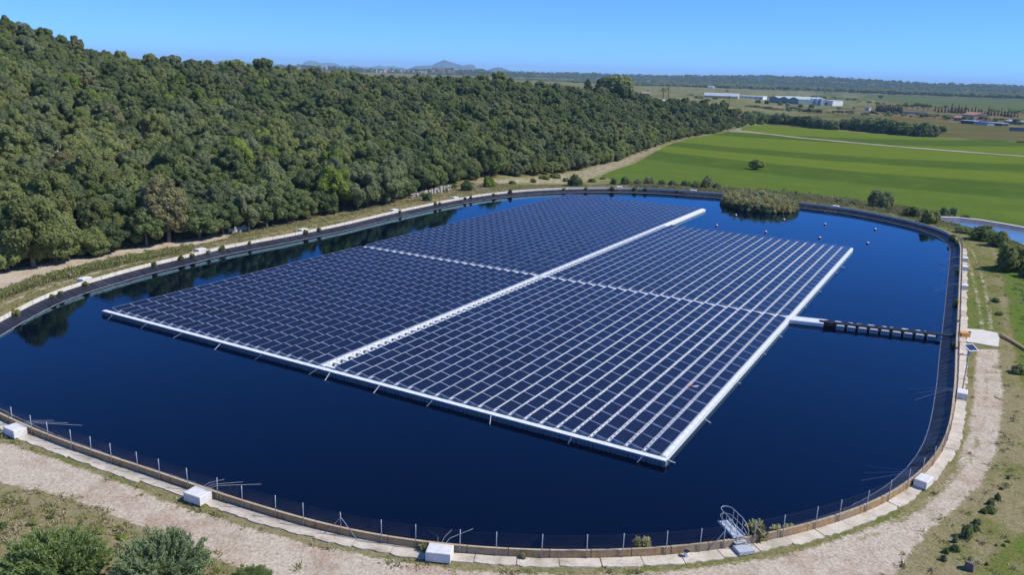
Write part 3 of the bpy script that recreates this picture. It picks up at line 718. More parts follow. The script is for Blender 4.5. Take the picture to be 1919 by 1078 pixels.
# red scrap on one panel
q = P(1298, 724.5, .66); mb = MB()
mb.add([(-.42, -.1, 0), (-.1, .22, .05), (.05, -.05, .03), (-.2, -.25, 0), (-.42, -.1, .05), (-.1, .22, .1), (.05, -.05, .08), (-.2, -.25, .05)], [(3, 2, 1, 0), (4, 5, 6, 7), (0, 1, 5, 4), (1, 2, 6, 5), (2, 3, 7, 6), (3, 0, 4, 7)], 0)
mb.add([(.0, -.18, 0), (.4, -.1, .02), (.55, .1, .02), (.1, .02, 0), (.0, -.18, .05), (.4, -.1, .07), (.55, .1, .07), (.1, .02, .05)], [(3, 2, 1, 0), (4, 5, 6, 7), (0, 1, 5, 4), (1, 2, 6, 5), (2, 3, 7, 6), (3, 0, 4, 7)], 1)
o = mb.build('plastic_scrap', [M['red'], M['white']]); o.location = q; tag(o, 'scrap of red and white plastic lying on a panel near the right edge', 'scrap')

# buoys
BUOY = [((1343, 424), 'red and white buoy nearest the tip of the long rear walkway'), ((1379, 404.5), 'red buoy in the dark reflection on the left side of the reed island'), ((1435, 436), 'red buoy between the reed island and the rear right block'),
        ((1469, 413), 'red buoy in the reflection at the right end of the reed island'), ((1536, 447), 'red buoy just beyond the far corner of the rear right block'), ((1546, 421.5), 'red buoy in open water right of the reed island'),
        ((1626, 457), 'red buoy farthest from the reed island, off the right pontoon corner'), ((1640, 431), 'red buoy nearest the far right bank of the reservoir')]
mb = MB(); n = 10; vs = []; 
for i in range(9):
    a_ = PI*i/8; rr_ = .23*math.sin(a_)+.002
    for k_ in range(n): vs.append((rr_*math.cos(2*PI*k_/n), rr_*math.sin(2*PI*k_/n), .10-.23*math.cos(a_)))
fs = [(i*n+k_, i*n+(k_+1) % n, (i+1)*n+(k_+1) % n, (i+1)*n+k_) for i in range(8) for k_ in range(n)]
mb.add(vs, fs, 0); mb.m = [0 if i < 5*n else 1 for i in range(len(fs))]
bmesh_ = mb.mesh('buoy_ball', [M['red'], M['white']], True)
mb = MB(); mb.tube([(0, 0, .32), (0, 0, .42)], .05, 6); topm = mb.mesh('buoy_eye', M['white'])
for (a, b), lab in BUOY:
    r_ = thing('buoy', lab, 'buoy', P(a, b, 0), 0, 'red buoys on the water'); link('ball', bmesh_, r_); link('eye', topm, r_)

# ------------------------------------------------------------------ vegetation
LEAF = {'dark': leafmat('leaf_dark_green', (0.077, 0.112, 0.046), (0.202, 0.245, 0.093)),
        'mid': leafmat('leaf_mid_green', (0.109, 0.147, 0.049), (0.277, 0.314, 0.113)),
        'olive': leafmat('leaf_olive', (0.137, 0.159, 0.055), (0.304, 0.331, 0.116)),
        'grey': leafmat('leaf_grey_green', (0.114, 0.146, 0.070), (0.273, 0.304, 0.142)),
        'bright': leafmat('leaf_bright_green', (0.116, 0.170, 0.031), (0.311, 0.375, 0.080)),
        'brown': leafmat('leaf_brownish', (0.156, 0.146, 0.068), (0.313, 0.290, 0.139))}
def unit(v): return v/np.maximum(np.linalg.norm(v, axis=-1, keepdims=True), 1e-9)
def leafquads(C, N, size, rg, aspect=1.0, dirs=None):
    n = len(C); a = unit(np.cross(N, unit(rg.normal(size=(n, 3))))) if dirs is None else unit(dirs-N*(dirs*N).sum(1, keepdims=True))
    b = np.cross(N, a); s_ = (size*rg.uniform(.7, 1.3, n))[:, None]/2
    A, B = a*s_, b*s_*aspect; k1 = rg.uniform(.6, 1.1, (n, 1)); k2 = rg.uniform(.6, 1.1, (n, 1))
    return np.stack([C-A-B*k1, C+A-B*k2, C+A*k1+B, C-A*k2+B], 1)
ICO_V = None
def ico(c, r, rg, sc=(1, 1, .9)):
    global ICO_V, ICO_F
    if ICO_V is None:
        bm = bmesh.new(); bmesh.ops.create_icosphere(bm, subdivisions=2, radius=1); ICO_V = np.array([v.co[:] for v in bm.verts]); ICO_F = [[v.index for v in f.verts] for f in bm.faces]; bm.free()
    V = ICO_V*(1+rg.normal(0, .10, (len(ICO_V), 1)))*r*np.array(sc)+c
    return np.stack([np.stack([V[f[0]], V[f[1]], V[f[2]], V[f[2]]]) for f in ICO_F])
def crown_mesh(name, mat, seed, R_=3.2, Hh=5.6, zlow=.6, lobes=26, per=120, leaf=.40, shape='round', lr=(.26, .44), core=.72, jitter=.7):
    rg = np.random.default_rng(seed); C = []; RR = []
    zc = (Hh+zlow)/2; hz = (Hh-zlow)/2
    for i in range(lobes):
        d = unit(rg.normal(size=3)); 
        if shape == 'round':
            d[2] = d[2] if d[2] > -.8 else -d[2]*.6
            k_ = rg.uniform(.45, .78); r_ = R_*rg.uniform(*lr); C.append(np.array([d[0]*R_*k_, d[1]*R_*k_, zc+d[2]*hz*k_*.95])); RR.append(r_)
        elif shape == 'umbrella':
            k_ = rg.uniform(.3, .85); C.append(np.array([d[0]*R_*k_, d[1]*R_*k_, Hh-hz*.5-abs(rg.normal(0, .25))*hz+(1-k_)*hz*.4])); RR.append(R_*rg.uniform(.22, .36))
        elif shape == 'cone':
            h = rg.uniform(0, 1)**1.1; rad = R_*(1-h)**.8*rg.uniform(.2, .75); t_ = rg.uniform(0, 2*PI); C.append(np.array([rad*math.cos(t_), rad*math.sin(t_), zlow+(Hh-zlow)*h*.93])); RR.append(R_*(.18+.38*(1-h)))
    C = np.array(C); RR = np.array(RR); out = []; tin = []
    for i in range(lobes):
        n = int(per*(RR[i]/RR.mean())**2); d = unit(rg.normal(size=(n, 3))); P_ = C[i]+d*RR[i]*rg.uniform(.82, 1.08, (n, 1))*np.array([1, 1, .92])
        keep = np.ones(n, bool)
        for j in range(lobes):
            if j != i: keep &= np.linalg.norm(P_-C[j], axis=1) > RR[j]*.80
        keep &= P_[:, 2] > min(zlow*.5, .0)-.05
        P_, d = P_[keep], d[keep]
        if len(P_) == 0: continue
        N = unit(d+rg.normal(0, jitter/1.7, d.shape)+np.array([0, 0, .15])); out.append(leafquads(P_, N, np.full(len(P_), leaf), rg, .8))
        tin.append(np.clip(rg.normal(.5+rg.normal(0, .10), .22, len(P_)), 0, 1))
        if core: 
            q = ico(C[i], RR[i]*core, rg); out.append(q); tin.append(np.full(len(q), .25)+rg.uniform(0, .15, len(q)))
    return quads_mesh(name, np.concatenate(out), mat, np.concatenate(tin))
def trunk_mesh(name, h=2.6, r=.20, seed=0, limbs=4, spread=1.2):
    rg = random.Random(seed); mb = MB(); p_ = [(0, 0, -.5), (rg.uniform(-.1, .1), rg.uniform(-.1, .1), h*.35), (rg.uniform(-.25, .25), rg.uniform(-.25, .25), h*.7), (rg.uniform(-.3, .3), rg.uniform(-.3, .3), h)]
    mb.tube(p_, [r*1.3, r, r*.8, r*.6], 7)
    for k_ in range(limbs):
        a_ = 2*PI*k_/limbs+rg.uniform(-.4, .4); z = h*rg.uniform(.45, .85); s_ = spread*rg.uniform(.7, 1.2)
        mb.tube([(p_[2][0]*z/h, p_[2][1]*z/h, z), (math.cos(a_)*s_*.5, math.sin(a_)*s_*.5, z+h*.25), (math.cos(a_)*s_, math.sin(a_)*s_, z+h*.6)], [r*.5, r*.38, r*.2], 5)
    return mb.mesh(name, M['bark'], True)
TRUNK = [trunk_mesh('oak_trunk', 2.8, .2, k_) for k_ in range(4)]
KINDS_ = ['dark', 'mid', 'olive', 'grey', 'bright', 'brown']
CROWN = {}
for i, kx in enumerate(KINDS_):
    CROWN[kx] = [crown_mesh('oak_crown', LEAF[kx], 100+i*10+j, R_=3.1, Hh=(5.8, 6.4, 5.2)[j], zlow=-.3, lobes=(84, 76, 92)[j], per=(125, 135, 118)[j], leaf=.21, lr=(.14, .27), core=.82, jitter=.7) for j in range(3 if kx in ('dark', 'mid', 'grey', 'olive') else 2)]
def tree(name, label, cat, loc, crown, trunk, s=1.0, sz=None, rz=None, group=None, parts=True):
    r_ = thing(name, label, cat, loc, random.uniform(0, 6.28) if rz is None else rz, group); r_.scale = (s, s, sz or s)
    if trunk is not None: link('trunk', trunk, r_)
    link('crown', crown, r_); return r_

# the wood on the slope: candidate spots on a jittered grid
spots = []
yy = 40.0; row = 0
while yy < 640:
    stp = 4.5+max(0, math.hypot(0, yy)-120)*.003
    xx = -260.0+(row % 2)*stp/2
    while xx < 300:
        spots.append((xx+random.uniform(-1.5, 1.5), yy+random.uniform(-1.5, 1.5))); xx += stp*1.12
    yy += stp; row += 1
sp_ = np.array(spots); azs = np.arctan2(sp_[:, 0], sp_[:, 1]); rs = np.hypot(sp_[:, 0], sp_[:, 1])
rfv = np.interp(azs, FA, FR); rrv = np.interp(azs, SA, SR)
A_END = azim(1440, 230)
ok = (azs > R(-45)) & (azs < A_END) & (rs > rfv+4.0) & (rs < rrv+22) & (sp_[:, 1] > 45) & (ringdist(sp_[:, 0], sp_[:, 1]) > 8)
for q in CLEAR: ok &= polyweight(sp_[:, 0], sp_[:, 1], q, 1.5) < .3
ROADP = np.vstack([ROAD]); ok &= polyweight(sp_[:, 0], sp_[:, 1], ROAD, .5) < .5
sp_ = sp_[ok]
fl_ = []                                              # an even front row along the foot of the wood
fa = np.linspace(azim(-60, 500), A_END, 900); fxy = np.stack([np.interp(fa, FA, FR)*np.sin(fa), np.interp(fa, FA, FR)*np.cos(fa)], 1); fxy = fxy*(1+np.where(fa > R(0), -.5, 1.3)/np.hypot(*fxy.T))[:, None]
acc = 0
for k_ in range(1, len(fxy)):
    acc += float(np.hypot(*(fxy[k_]-fxy[k_-1])))
    if acc > 3.9: fl_.append(fxy[k_]+RNG.normal(0, .7, 2)); acc = random.uniform(-.9, .9)
sp_ = np.vstack([sp_, np.array(fl_)]); azs = np.arctan2(sp_[:, 0], sp_[:, 1]); rs = np.hypot(sp_[:, 0], sp_[:, 1]); zs = T(sp_[:, 0], sp_[:, 1])
seen = np.abs(np.degrees(azs)) < 33.5
order = np.argsort(rs+np.where(seen, 0, 1000)); near = order[:300]; rest = order[300:]
nz = lambda x, y: math.sin(x*.031+1.3)*math.sin(y*.027+.4)+.6*math.sin(x*.083+y*.061)
def pick(x, y):
    g = nz(x, y)+random.gauss(0, .75)
    if random.random() < .025: return 'bright'
    if random.random() < .025: return 'brown'
    return 'dark' if g < -.55 else 'mid' if g < .15 else 'grey' if g < .75 else 'olive'
WORD = {'dark': 'dark green', 'mid': 'mid green', 'olive': 'olive green', 'grey': 'grey green', 'bright': 'bright green', 'brown': 'brownish'}
front = set(); 
rf_near = np.interp(azs[near], FA, FR)
for j, i in enumerate(near):
    x, y, z = sp_[i, 0], sp_[i, 1], zs[i]; kx = pick(x, y); first = rs[i]-rf_near[j] < 7
    depth = rs[i]-rf_near[j]
    where = ('in the front row of the wood along the dirt road' if x < -38 else 'in the front row of the wood facing the reservoir' if x < 0 else 'in the front row of the wood facing the green field') if first else ('just behind the front row of the wood' if depth < 16 else 'inside the wood low on the slope' if depth < 40 else 'inside the wood higher on the slope')
    lab = f'{WORD[kx]} rounded evergreen tree {where}'
    s_ = random.uniform(.75, 1.28)*(1.14 if first else 1); tree('oak_tree', lab, 'tree', (x, y, z-.1), random.choice(CROWN[kx]), random.choice(TRUNK), s_, s_*random.uniform(.8, 1.25), group=f'{WORD[kx]} trees {where}')

# distribute the rest of the wood (and other masses) with geometry nodes
def scatter(name, pts, var, rot, scl, sources, label, cat=None):
    """one object: points carrying instances of the source meshes"""
    me = bpy.data.meshes.new(name); me.from_pydata([tuple(q) for q in pts], [], [])
    me.attributes.new('variant', 'INT', 'POINT').data.foreach_set('value', np.array(var, np.int32))
    me.attributes.new('turn', 'FLOAT', 'POINT').data.foreach_set('value', np.array(rot, np.float32))
    me.attributes.new('size', 'FLOAT_VECTOR', 'POINT').data.foreach_set('vector', np.array(scl, np.float32).ravel())
    o = link(name, me); g = bpy.data.node_groups.new(name, 'GeometryNodeTree')
    g.interface.new_socket('Geometry', in_out='INPUT', socket_type='NodeSocketGeometry'); g.interface.new_socket('Geometry', in_out='OUTPUT', socket_type='NodeSocketGeometry')
    N = g.nodes.new; gi, go = N('NodeGroupInput'), N('NodeGroupOutput'); jn = N('GeometryNodeJoinGeometry')
    def named(nm, ty):
        n_ = N('GeometryNodeInputNamedAttribute'); n_.data_type = ty; n_.inputs[0].default_value = nm; return [s_ for s_ in n_.outputs if s_.enabled and s_.name == 'Attribute'][0]
    va, tu, si = named('variant', 'INT'), named('turn', 'FLOAT'), named('size', 'FLOAT_VECTOR')
    cx = N('ShaderNodeCombineXYZ'); g.links.new(tu, cx.inputs[2])
    for k_, src in enumerate(sources):
        oi = N('GeometryNodeObjectInfo'); oi.inputs['Object'].default_value = src; oi.inputs['As Instance'].default_value = True; oi.transform_space = 'ORIGINAL'
        cmp_ = N('FunctionNodeCompare'); cmp_.data_type = 'INT'; cmp_.operation = 'EQUAL'
        ii = [s_ for s_ in cmp_.inputs if s_.enabled]; g.links.new(va, ii[0]); ii[1].default_value = k_
        ip = N('GeometryNodeInstanceOnPoints'); g.links.new(gi.outputs[0], ip.inputs['Points']); g.links.new(cmp_.outputs[0], ip.inputs['Selection'])
        g.links.new(oi.outputs['Geometry'], ip.inputs['Instance']); g.links.new(cx.outputs[0], ip.inputs['Rotation']); g.links.new(si, ip.inputs['Scale'])
        g.links.new(ip.outputs[0], jn.inputs[0])
    g.links.new(jn.outputs[0], go.inputs[0]); md = o.modifiers.new('scatter', 'NODES'); md.node_group = g
    return tag(o, label, cat, kind='stuff')
srcs = {}
for o in COL.objects:
    if o.name.startswith('crown') and o.data.name not in srcs: srcs[o.data.name] = o
src_list = list(srcs.values()); bykind = {kx: [src_list.index(srcs[m_.name]) for m_ in CROWN[kx] if m_.name in srcs] for kx in KINDS_}
allv = [v for L in bykind.values() for v in L]
pts = []; var = []; rot = []; scl = []
for i in rest:
    x, y = sp_[i]; kx = pick(x, y); s_ = random.uniform(.72, 1.25); c_ = bykind[kx] or allv
    pts.append((x, y, zs[i]-.1)); var.append(random.choice(c_)); rot.append(random.uniform(0, 6.28)); scl.append((s_, s_, s_*random.uniform(.75, 1.25)))
scatter('woodland', pts, var, rot, scl, src_list, 'dense mixed green wood covering the upper slope of the hill')
print('forest', len(near), len(rest))

# undergrowth along the foot of the wood, one mass
def shrub_mesh(name, mat, seed, n=1500, leaf=.15, hz=1.0, lobes=15):
    return crown_mesh(name, mat, seed, R_=1.0, Hh=1.15*hz, zlow=-.45, lobes=lobes, per=n//lobes, leaf=leaf, lr=(.32, .5), core=.7)
SHR = {kx: [shrub_mesh('shrub_crown', LEAF[kx], 300+i*10+j) for j in range(2)] for i, kx in enumerate(('dark', 'mid', 'olive', 'grey', 'bright'))}
STEM = trunk_mesh('shrub_stem', .5, .05, 3, 4, .5)
def shrub(px, py, wpx, hpx, kx, label, cat='bush', group=None, dz=0.0, at=None, name='bush', noself=False):
    p_ = G(px, py, dz) if at is None else np.array(at); k_ = pxm(p_); wm = wpx/k_/2.1; hm = hpx/k_/1.2
    r_ = thing(name, label, cat, (p_[0], p_[1], p_[2]-.03), random.uniform(0, 6.28), group); r_.scale = (wm, wm, hm)
    link('stem', STEM, r_); link('foliage', random.choice(SHR[kx]), r_); return r_
FB = [(876, 357, 27, 20, 'mid', 'round green bush beside the dry stone wall'), (917, 350, 27, 22, 'bright', 'bright green bush between the dirt bank and the wood'), (801, 376, 22, 16, 'dark', 'small dark bush in front of the dry stone wall'),
      (1078, 348, 28, 26, 'mid', 'lone round bush on the far bank by the pink dirt'), (1150, 346, 16, 12, 'dark', 'leftmost dark shrub of the row on the far bank'), (1172, 345, 20, 15, 'dark', 'dark shrub on the far bank above a white block'), (1195, 347, 18, 11, 'grey', 'low grey shrub on the far bank'),
      (1215, 346, 24, 15, 'grey', 'broad grey green shrub in the far bank row'), (1240, 348, 20, 11, 'dark', 'low dark shrub in the middle of the far bank row'), (1262, 349, 22, 12, 'grey', 'low grey green shrub towards the right of the far bank row'), (1285, 350, 20, 12, 'dark', 'dark shrub beside the tallest far bank shrub'),
      (1306, 353, 24, 14, 'mid', 'green shrub left of the reed island on the far bank'), (1324, 353, 30, 22, 'grey', 'tallest shrub of the far bank row, left of the reed island'), (1343, 354, 18, 12, 'mid', 'last shrub of the far bank row behind the reed island'),
      (1575, 382, 20, 11, 'grey', 'low grey shrub right of the signal box on the far bank'), (1598, 385, 14, 9, 'grey', 'small grey shrub beside the big dark bush'), (1646, 392, 56, 36, 'grey', 'largest dark grey bush on the far bank'),
      (1709, 405, 34, 20, 'dark', 'dark bush right of the largest far bank bush'), (1742, 418, 40, 28, 'olive', 'broad olive grey bush near the start of the channel'), (1768, 411, 24, 22, 'grey', 'upright grey bush behind the broad one near the channel'), (1785, 404, 13, 17, 'dark', 'small dark upright bush by the field edge'),
      (1808, 409, 20, 6, 'dark', 'flat dark bush in the field margin'), (1806, 436, 36, 13, 'mid', 'low green bush at the channel head'), (1840, 450, 52, 28, 'mid', 'wide green tamarisk bush along the channel'), (1872, 462, 46, 30, 'olive', 'feathery bush in the middle of the channel bank'),
      (1894, 507, 66, 54, 'olive', 'large grey feathery bush beside the grassy track'), (1932, 522, 40, 42, 'mid', 'bush cut by the right edge of view beside the large feathery one'),
      (1866, 566, 18, 8, 'dark', 'low dark shrub on the green bank edge'), (1872, 590, 16, 7, 'dark', 'lowest dark shrub on the green bank edge'), (1908, 700, 30, 18, 'mid', 'green bush low on the right bank below the track')]
for a in FB: shrub(*a)
MAQ = [(1000, 342, 14, 8), (1020, 336, 20, 10), (1040, 333, 26, 9), (960, 345, 16, 8), (1060, 340, 14, 8), (1110, 341, 14, 8), (850, 352, 16, 9), (790, 368, 16, 9), (745, 372, 18, 12), (1455, 364, 14, 7), (1480, 372, 12, 7), (1130, 336, 12, 7)]
for a, b, w_, h_ in MAQ: shrub(a, b, w_, h_, random.choice(('olive', 'bright', 'olive')), 'low yellowish scrub tuft on the dirt between wood and far bank', 'bush', 'scrub tufts by the far bank')
YOUNG = [(1889, 898, 6, 7), (1877, 918, 7, 7), (1869, 938, 11, 14), (1857, 947, 14, 11), (1857, 960, 18, 14), (1844, 962, 13, 9), (1831, 983, 15, 11), (1827, 994, 15, 12), (1810, 1008, 21, 26), (1790, 1017, 11, 13), (1789, 1033, 17, 13), (1772, 1037, 11, 12), (1768, 1051, 11, 12), (1881, 1024, 7, 6), (1889, 1017, 8, 6), (1867, 1024, 5, 5), (1849, 1060, 6, 7)]
YL = {8: 'largest young dark shrub of the planted row in dry grass'}
for i, (a, b, w_, h_) in enumerate(YOUNG): shrub(a, b, w_*1.15, h_*1.1, 'mid' if i % 3 else 'grey', YL.get(i, 'small young shrub in the planted row in dry grass' if i < 13 else 'tiny seedling shrub alone in dry grass'), 'bush', 'young shrubs in the dry grass' if i < 13 else 'tiny seedlings in the dry grass')
# weeds rooted along the wall
WEED = [(19, 588, 15, 15), (88, 556, 12, 7), (108, 548, 9, 8), (150, 532, 13, 11), (283, 497, 12, 10), (335, 486, 12, 10), (354, 480, 9, 9), (385, 473, 9, 7), (418, 468, 12, 10), (468, 457, 6, 8), (568, 436, 10, 9), (595, 431, 7, 8), (753, 398, 6, 6), (818, 384, 7, 7), (831, 383, 5, 6), (872, 373, 5, 6), (883, 371, 6, 6), (919, 364, 7, 5), (947, 360, 8, 9), (1058, 355, 6, 5), (1097, 354, 7, 6), (1145, 354, 11, 7), (1190, 356, 10, 6), (1210, 357, 9, 6), (1270, 359, 7, 4), (1781, 448, 14, 12), (1794, 458, 8, 12), (1790, 572, 10, 18), (1795, 512, 6, 12), (1786, 650, 10, 12), (1575, 960, 14, 14)]
for a, b, w_, h_ in WEED:
    p_ = P(a, b, .62); i, s_ = near_ring(p_[0], p_[1]); q, n_ = ringpt(i, -.32)
    left = a < 480; r_ = shrub(0, 0, w_, h_, random.choice(('mid', 'olive', 'dark')), 'small weed bush growing at the top of the membrane on the ' + ('left bank' if a < 900 else 'far bank' if a < 1500 else 'right bank'), 'weed', 'weeds on the ' + ('left bank' if a < 900 else 'far bank' if a < 1500 else 'right bank'), at=(q[0], q[1], .50), name='weed')

# feathery shrubs near the camera
def feather_mesh(name, mat, seed, R_=1.6, Hh=2.6, n=7000):
    rg = np.random.default_rng(seed); out = []; tin = []
    nb = 260
    for k_ in range(nb):
        a_ = rg.uniform(0, 2*PI); t_ = rg.uniform(0, 1)**.6; el = 1.52-t_*1.15; d = np.array([math.cos(a_)*math.cos(el), math.sin(a_)*math.cos(el), math.sin(el)])
        L = (R_*math.cos(el)+Hh*math.sin(el))*rg.uniform(.80, 1.0); m_ = n//nb; u = rg.uniform(.25, 1, m_)
        c_ = d*L*u[:, None]+np.array([0, 0, .5])*(u[:, None]**2)*(1-t_)*.3; c_ += rg.normal(0, .11, c_.shape)*(1.25-u[:, None])*R_
        dd = unit(d+rg.normal(0, .62, (m_, 3))+np.array([0, 0, .2])); N = unit(np.cross(dd, rg.normal(size=(m_, 3))))
        out.append(leafquads(c_, N, np.full(m_, .15), rg, .26, dd)); tin.append(np.clip(.15+u*.55+rg.normal(0, .16, m_)+rg.normal(0, .1), 0, 1))
    return quads_mesh(name, np.concatenate(out), mat, np.concatenate(tin))
M['fe1'] = leafmat('feather_green', (.070, .105, .030), (.27, .35, .115), .35); M['fe2'] = leafmat('feather_grey_green', (.075, .105, .045), (.29, .355, .165), .35)
FE = [feather_mesh('feather_crown', M['fe1'], 61, n=60000), feather_mesh('feather_crown', M['fe2'], 62, n=60000)]
def feather(px, py, wpx, hpx, mesh, label):
    p_ = G(px, py); k_ = pxm(p_); r_ = thing('feathery_shrub', label, 'shrub', (p_[0], p_[1], p_[2]-.1), random.uniform(0, 6.28)); r_.scale = (wpx/k_/3.2, wpx/k_/3.2, hpx/k_/2.8)
    link('stem', STEM, r_).scale = (1.5, 1.5, 2.5); link('foliage', mesh, r_)
feather(105, 1098, 140, 105, FE[0], 'large feathery green shrub at the lower left')
feather(305, 1105, 130, 108, FE[1], 'large feathery grey green shrub casting a dark shadow, right of the other')
feather(20, 1120, 70, 40, FE[0], 'low green shrub at the bottom left corner')
feather(470, 1095, 60, 28, FE[0], 'low green shrub at the bottom edge right of the feathery shrubs')
for a in [(5, 990, 20, 12, 'dark', 'small dark tuft at the left edge of the dry scrub'), (185, 1000, 22, 12, 'olive', 'low olive tuft between the two feathery shrubs'), (95, 972, 14, 8, 'olive', 'small tuft on the edge of the scrub above the left feathery shrub'), (60, 985, 24, 10, 'olive', 'flat olive tuft above the left feathery shrub'), (230, 1010, 20, 10, 'bright', 'bright low tuft left of the grey feathery shrub')]: shrub(*a)

# reeds
def reed_mesh(name, mat, seed, n=5200, RX=1.0, RY=1.0, Hh=1.0, spread=1.0):
    rg = np.random.default_rng(seed); a_ = rg.uniform(0, 2*PI, n); r_ = np.sqrt(rg.uniform(0, 1, n)); x, y = r_*np.cos(a_)*RX, r_*np.sin(a_)*RY
    lump = .75+.28*np.sin(x*1.3+seed)*np.sin(y*1.7+1)+.18*np.sin(x*3.1)*np.sin(y*2.7); h = Hh*np.clip(lump, .45, 1.2)*rg.uniform(.8, 1.1, n)*(1-.35*r_**6)
    base = np.stack([x, y, h*rg.uniform(.15, .95, n)], 1); out = np.stack([x/RX, y/RY, 0*x], 1)*(r_**3)[:, None]*1.1
    d = unit(out+rg.normal(0, .40, (n, 3))+np.array([0, 0, .95])); N = unit(np.cross(d, rg.normal(size=(n, 3))))
    q = leafquads(base, N, np.full(n, .85)*spread, rg, .22, d); return quads_mesh(name, q, mat, np.clip(base[:, 2]/Hh*.6+rg.normal(.2, .18, n), 0, 1))
M['reed'] = leafmat('reed_leaf', (.14, .145, .05), (.60, .57, .27), .35)
isl = P(1423, 386, 0); kk = pxm(isl)
r_ = thing('reed_island', 'round island of tall green and straw coloured reeds in the reservoir', 'reed island', (isl[0], isl[1], 0), 0)
mb = MB(); n = 40; vs = [(math.cos(2*PI*k_/n)*7.2, math.sin(2*PI*k_/n)*8.6, z) for z in (-.4, .12) for k_ in range(n)]
mb.add(vs, [tuple(range(n, 2*n))]+[(k_, (k_+1) % n, n+(k_+1) % n, n+k_) for k_ in range(n)]); mb.build('island_base', M['bark'], r_)
tag(link('reeds', reed_mesh('island_reeds', M['reed'], 5, 26000, 7.6, 9.2, 2.5, .85), r_), kind='stuff')
rb = crown_mesh('island_bush', M['reed'], 71, R_=1.0, Hh=1.2, zlow=-.3, lobes=11, per=130, leaf=.16, lr=(.3, .45)); M_rb2 = crown_mesh('island_bush', LEAF['grey'], 72, R_=1.0, Hh=1.2, zlow=.05, lobes=9, per=110, leaf=.2, lr=(.3, .45))
for k_ in range(44):
    a_ = -PI/2+random.uniform(-2.2, 2.2) if k_ < 36 else random.uniform(0, 2*PI); rr_ = random.uniform(.86, 1.0); o = link('reed_clump', random.choice((rb, M_rb2, rb)), r_)
    s_ = random.uniform(.6, 1.25); o.location = (math.cos(a_)*7.5*rr_, math.sin(a_)*9.0*rr_, 0); o.scale = (s_, s_, s_*random.uniform(.8, 1.3)); o.rotation_euler = (0, 0, random.uniform(0, 6))
o = link('reed_clump', rb, r_); o.location = (.8, 1.0, 1.0); o.scale = (2.0, 2.0, 1.9)
RG = reed_mesh('reed_tuft', M['reed'], 9, 260, .35, .35, 1.0, .55)
for (a, b, s_, h_, lab) in [(1420, 1012, 1.3, 1.15, 'tall clump of yellow green reeds beside the steel gangway'), (1452, 994, .8, .6, 'low reeds along the wall right of the gangway'), (1474, 990, .8, .45, 'lowest reeds along the wall right of the gangway'), (1186, 1030, .6, 1.0, 'left one of two reed sprigs behind the fence mesh'), (1212, 1030, .7, .95, 'right one of two reed sprigs behind the fence mesh'), (793, 1024, .55, .55, 'dry weed sprig left of the white block at the wall'), (977, 1036, .3, .45, 'tiny weed sprig in a wall joint')]:
    p_ = P(a, b, .6); i, s2 = near_ring(p_[0], p_[1]); q, n_ = ringpt(i, -.35 if a > 1100 else .2); o = link('reed_tuft', RG); o.location = (q[0], q[1], .45); o.scale = (s_, s_, h_); tag(o, lab, 'reeds')

# grass and weeds, too many to count
SLABP = gp([(1808,612),(1872,620),(1878,634),(1875,655),(1808,645)], .5)
def tuft_mesh(name, mat, seed, n=26, h=.28):
    rg = np.random.default_rng(seed); x = rg.normal(0, .13, n); y = rg.normal(0, .13, n); d = unit(np.stack([x*2.2, y*2.2, np.full(n, .6)], 1)+rg.normal(0, .2, (n, 3)))
    hh = h*rg.uniform(.6, 1.2, n); c_ = np.stack([x, y, 0*x], 1)+d*hh[:, None]*.45; N = unit(np.cross(d, rg.normal(size=(n, 3)))); return quads_mesh(name, leafquads(c_, N, hh, rg, .20, d), mat, rg.uniform(.2, .9, n))
M['gr_dry'] = leafmat('dry_grass_blade', (.20, .17, .08), (.44, .38, .22), .2); M['gr_grn'] = leafmat('green_grass_blade', (.12, .14, .034), (.28, .30, .095), .2)
gd = link('grass_tuft', tuft_mesh('dry_tuft', M['gr_dry'], 1)); gg = link('grass_tuft', tuft_mesh('green_tuft', M['gr_grn'], 2))
ga = P(1640, 1062, .5); gd.location = G(1690, 1062); gg.location = G(560, 1066)
tag(gd, 'dry straw coloured grass tuft at the bottom edge of the track', 'grass tuft'); tag(gg, 'small green grass tuft at the bottom edge of the track', 'grass tuft')
gpt = []; gvar = []; grot = []; gs = []
def addg(x, y, z, v, s_, h_): gpt.append((x, y, z)); gvar.append(v); grot.append(random.uniform(0, 6.28)); gs.append((s_, s_, h_))
cand = RNG.uniform(0, 1, (60000, 2)); ss = cand[:, 0]*NR; dd = 1.0+cand[:, 1]**1.0*17
ii = ss.astype(int) % NR; gx = ring[ii, 0]+NOR[ii, 0]*dd; gy = ring[ii, 1]+NOR[ii, 1]*dd
tw = polyweight(gx, gy, TRK, .8); tw = np.maximum(tw, polyweight(gx, gy, ROAD, .6)); gz = T(gx, gy)
dcam = np.hypot(gx, gy); slb = (gy < 140) & (gx > -45)
cnt = 0
for i in range(len(gx)):
    if gx[i] < 0 and gy[i] < 50 and random.random() < .45: continue
    if random.random() < tw[i]*1.08 or (dd[i] < 1.3 and slb[i]): continue
    if dcam[i] > 130 and random.random() < .5: continue
    if gx[i] > 8 and gy[i] < 150 and gx[i] < 80 and random.random() < (.90 if gx[i]<38 or dd[i]>6.5 else .96): continue
    if gx[i] < -10 and gy[i] > 58 and dd[i] < 5 and random.random() < .6: continue
    if polyweight(gx[i:i+1], gy[i:i+1], SLABP, .3)[0] > .3: continue
    lushy = (gx[i] > 38 and dd[i] > 6.5) or (gx[i] < -2 and gy[i] < 46 and dd[i] > 9)
    v = 1 if random.random() < (.75 if lushy else .28) else 0
    if lushy: s_ = random.uniform(.9, 1.7); h_ = random.uniform(.45, 1.1)
    else: s_ = random.uniform(.6, 1.3); h_ = random.uniform(.25, .75)
    addg(gx[i], gy[i], gz[i]-.02, v, s_, h_); cnt += 1
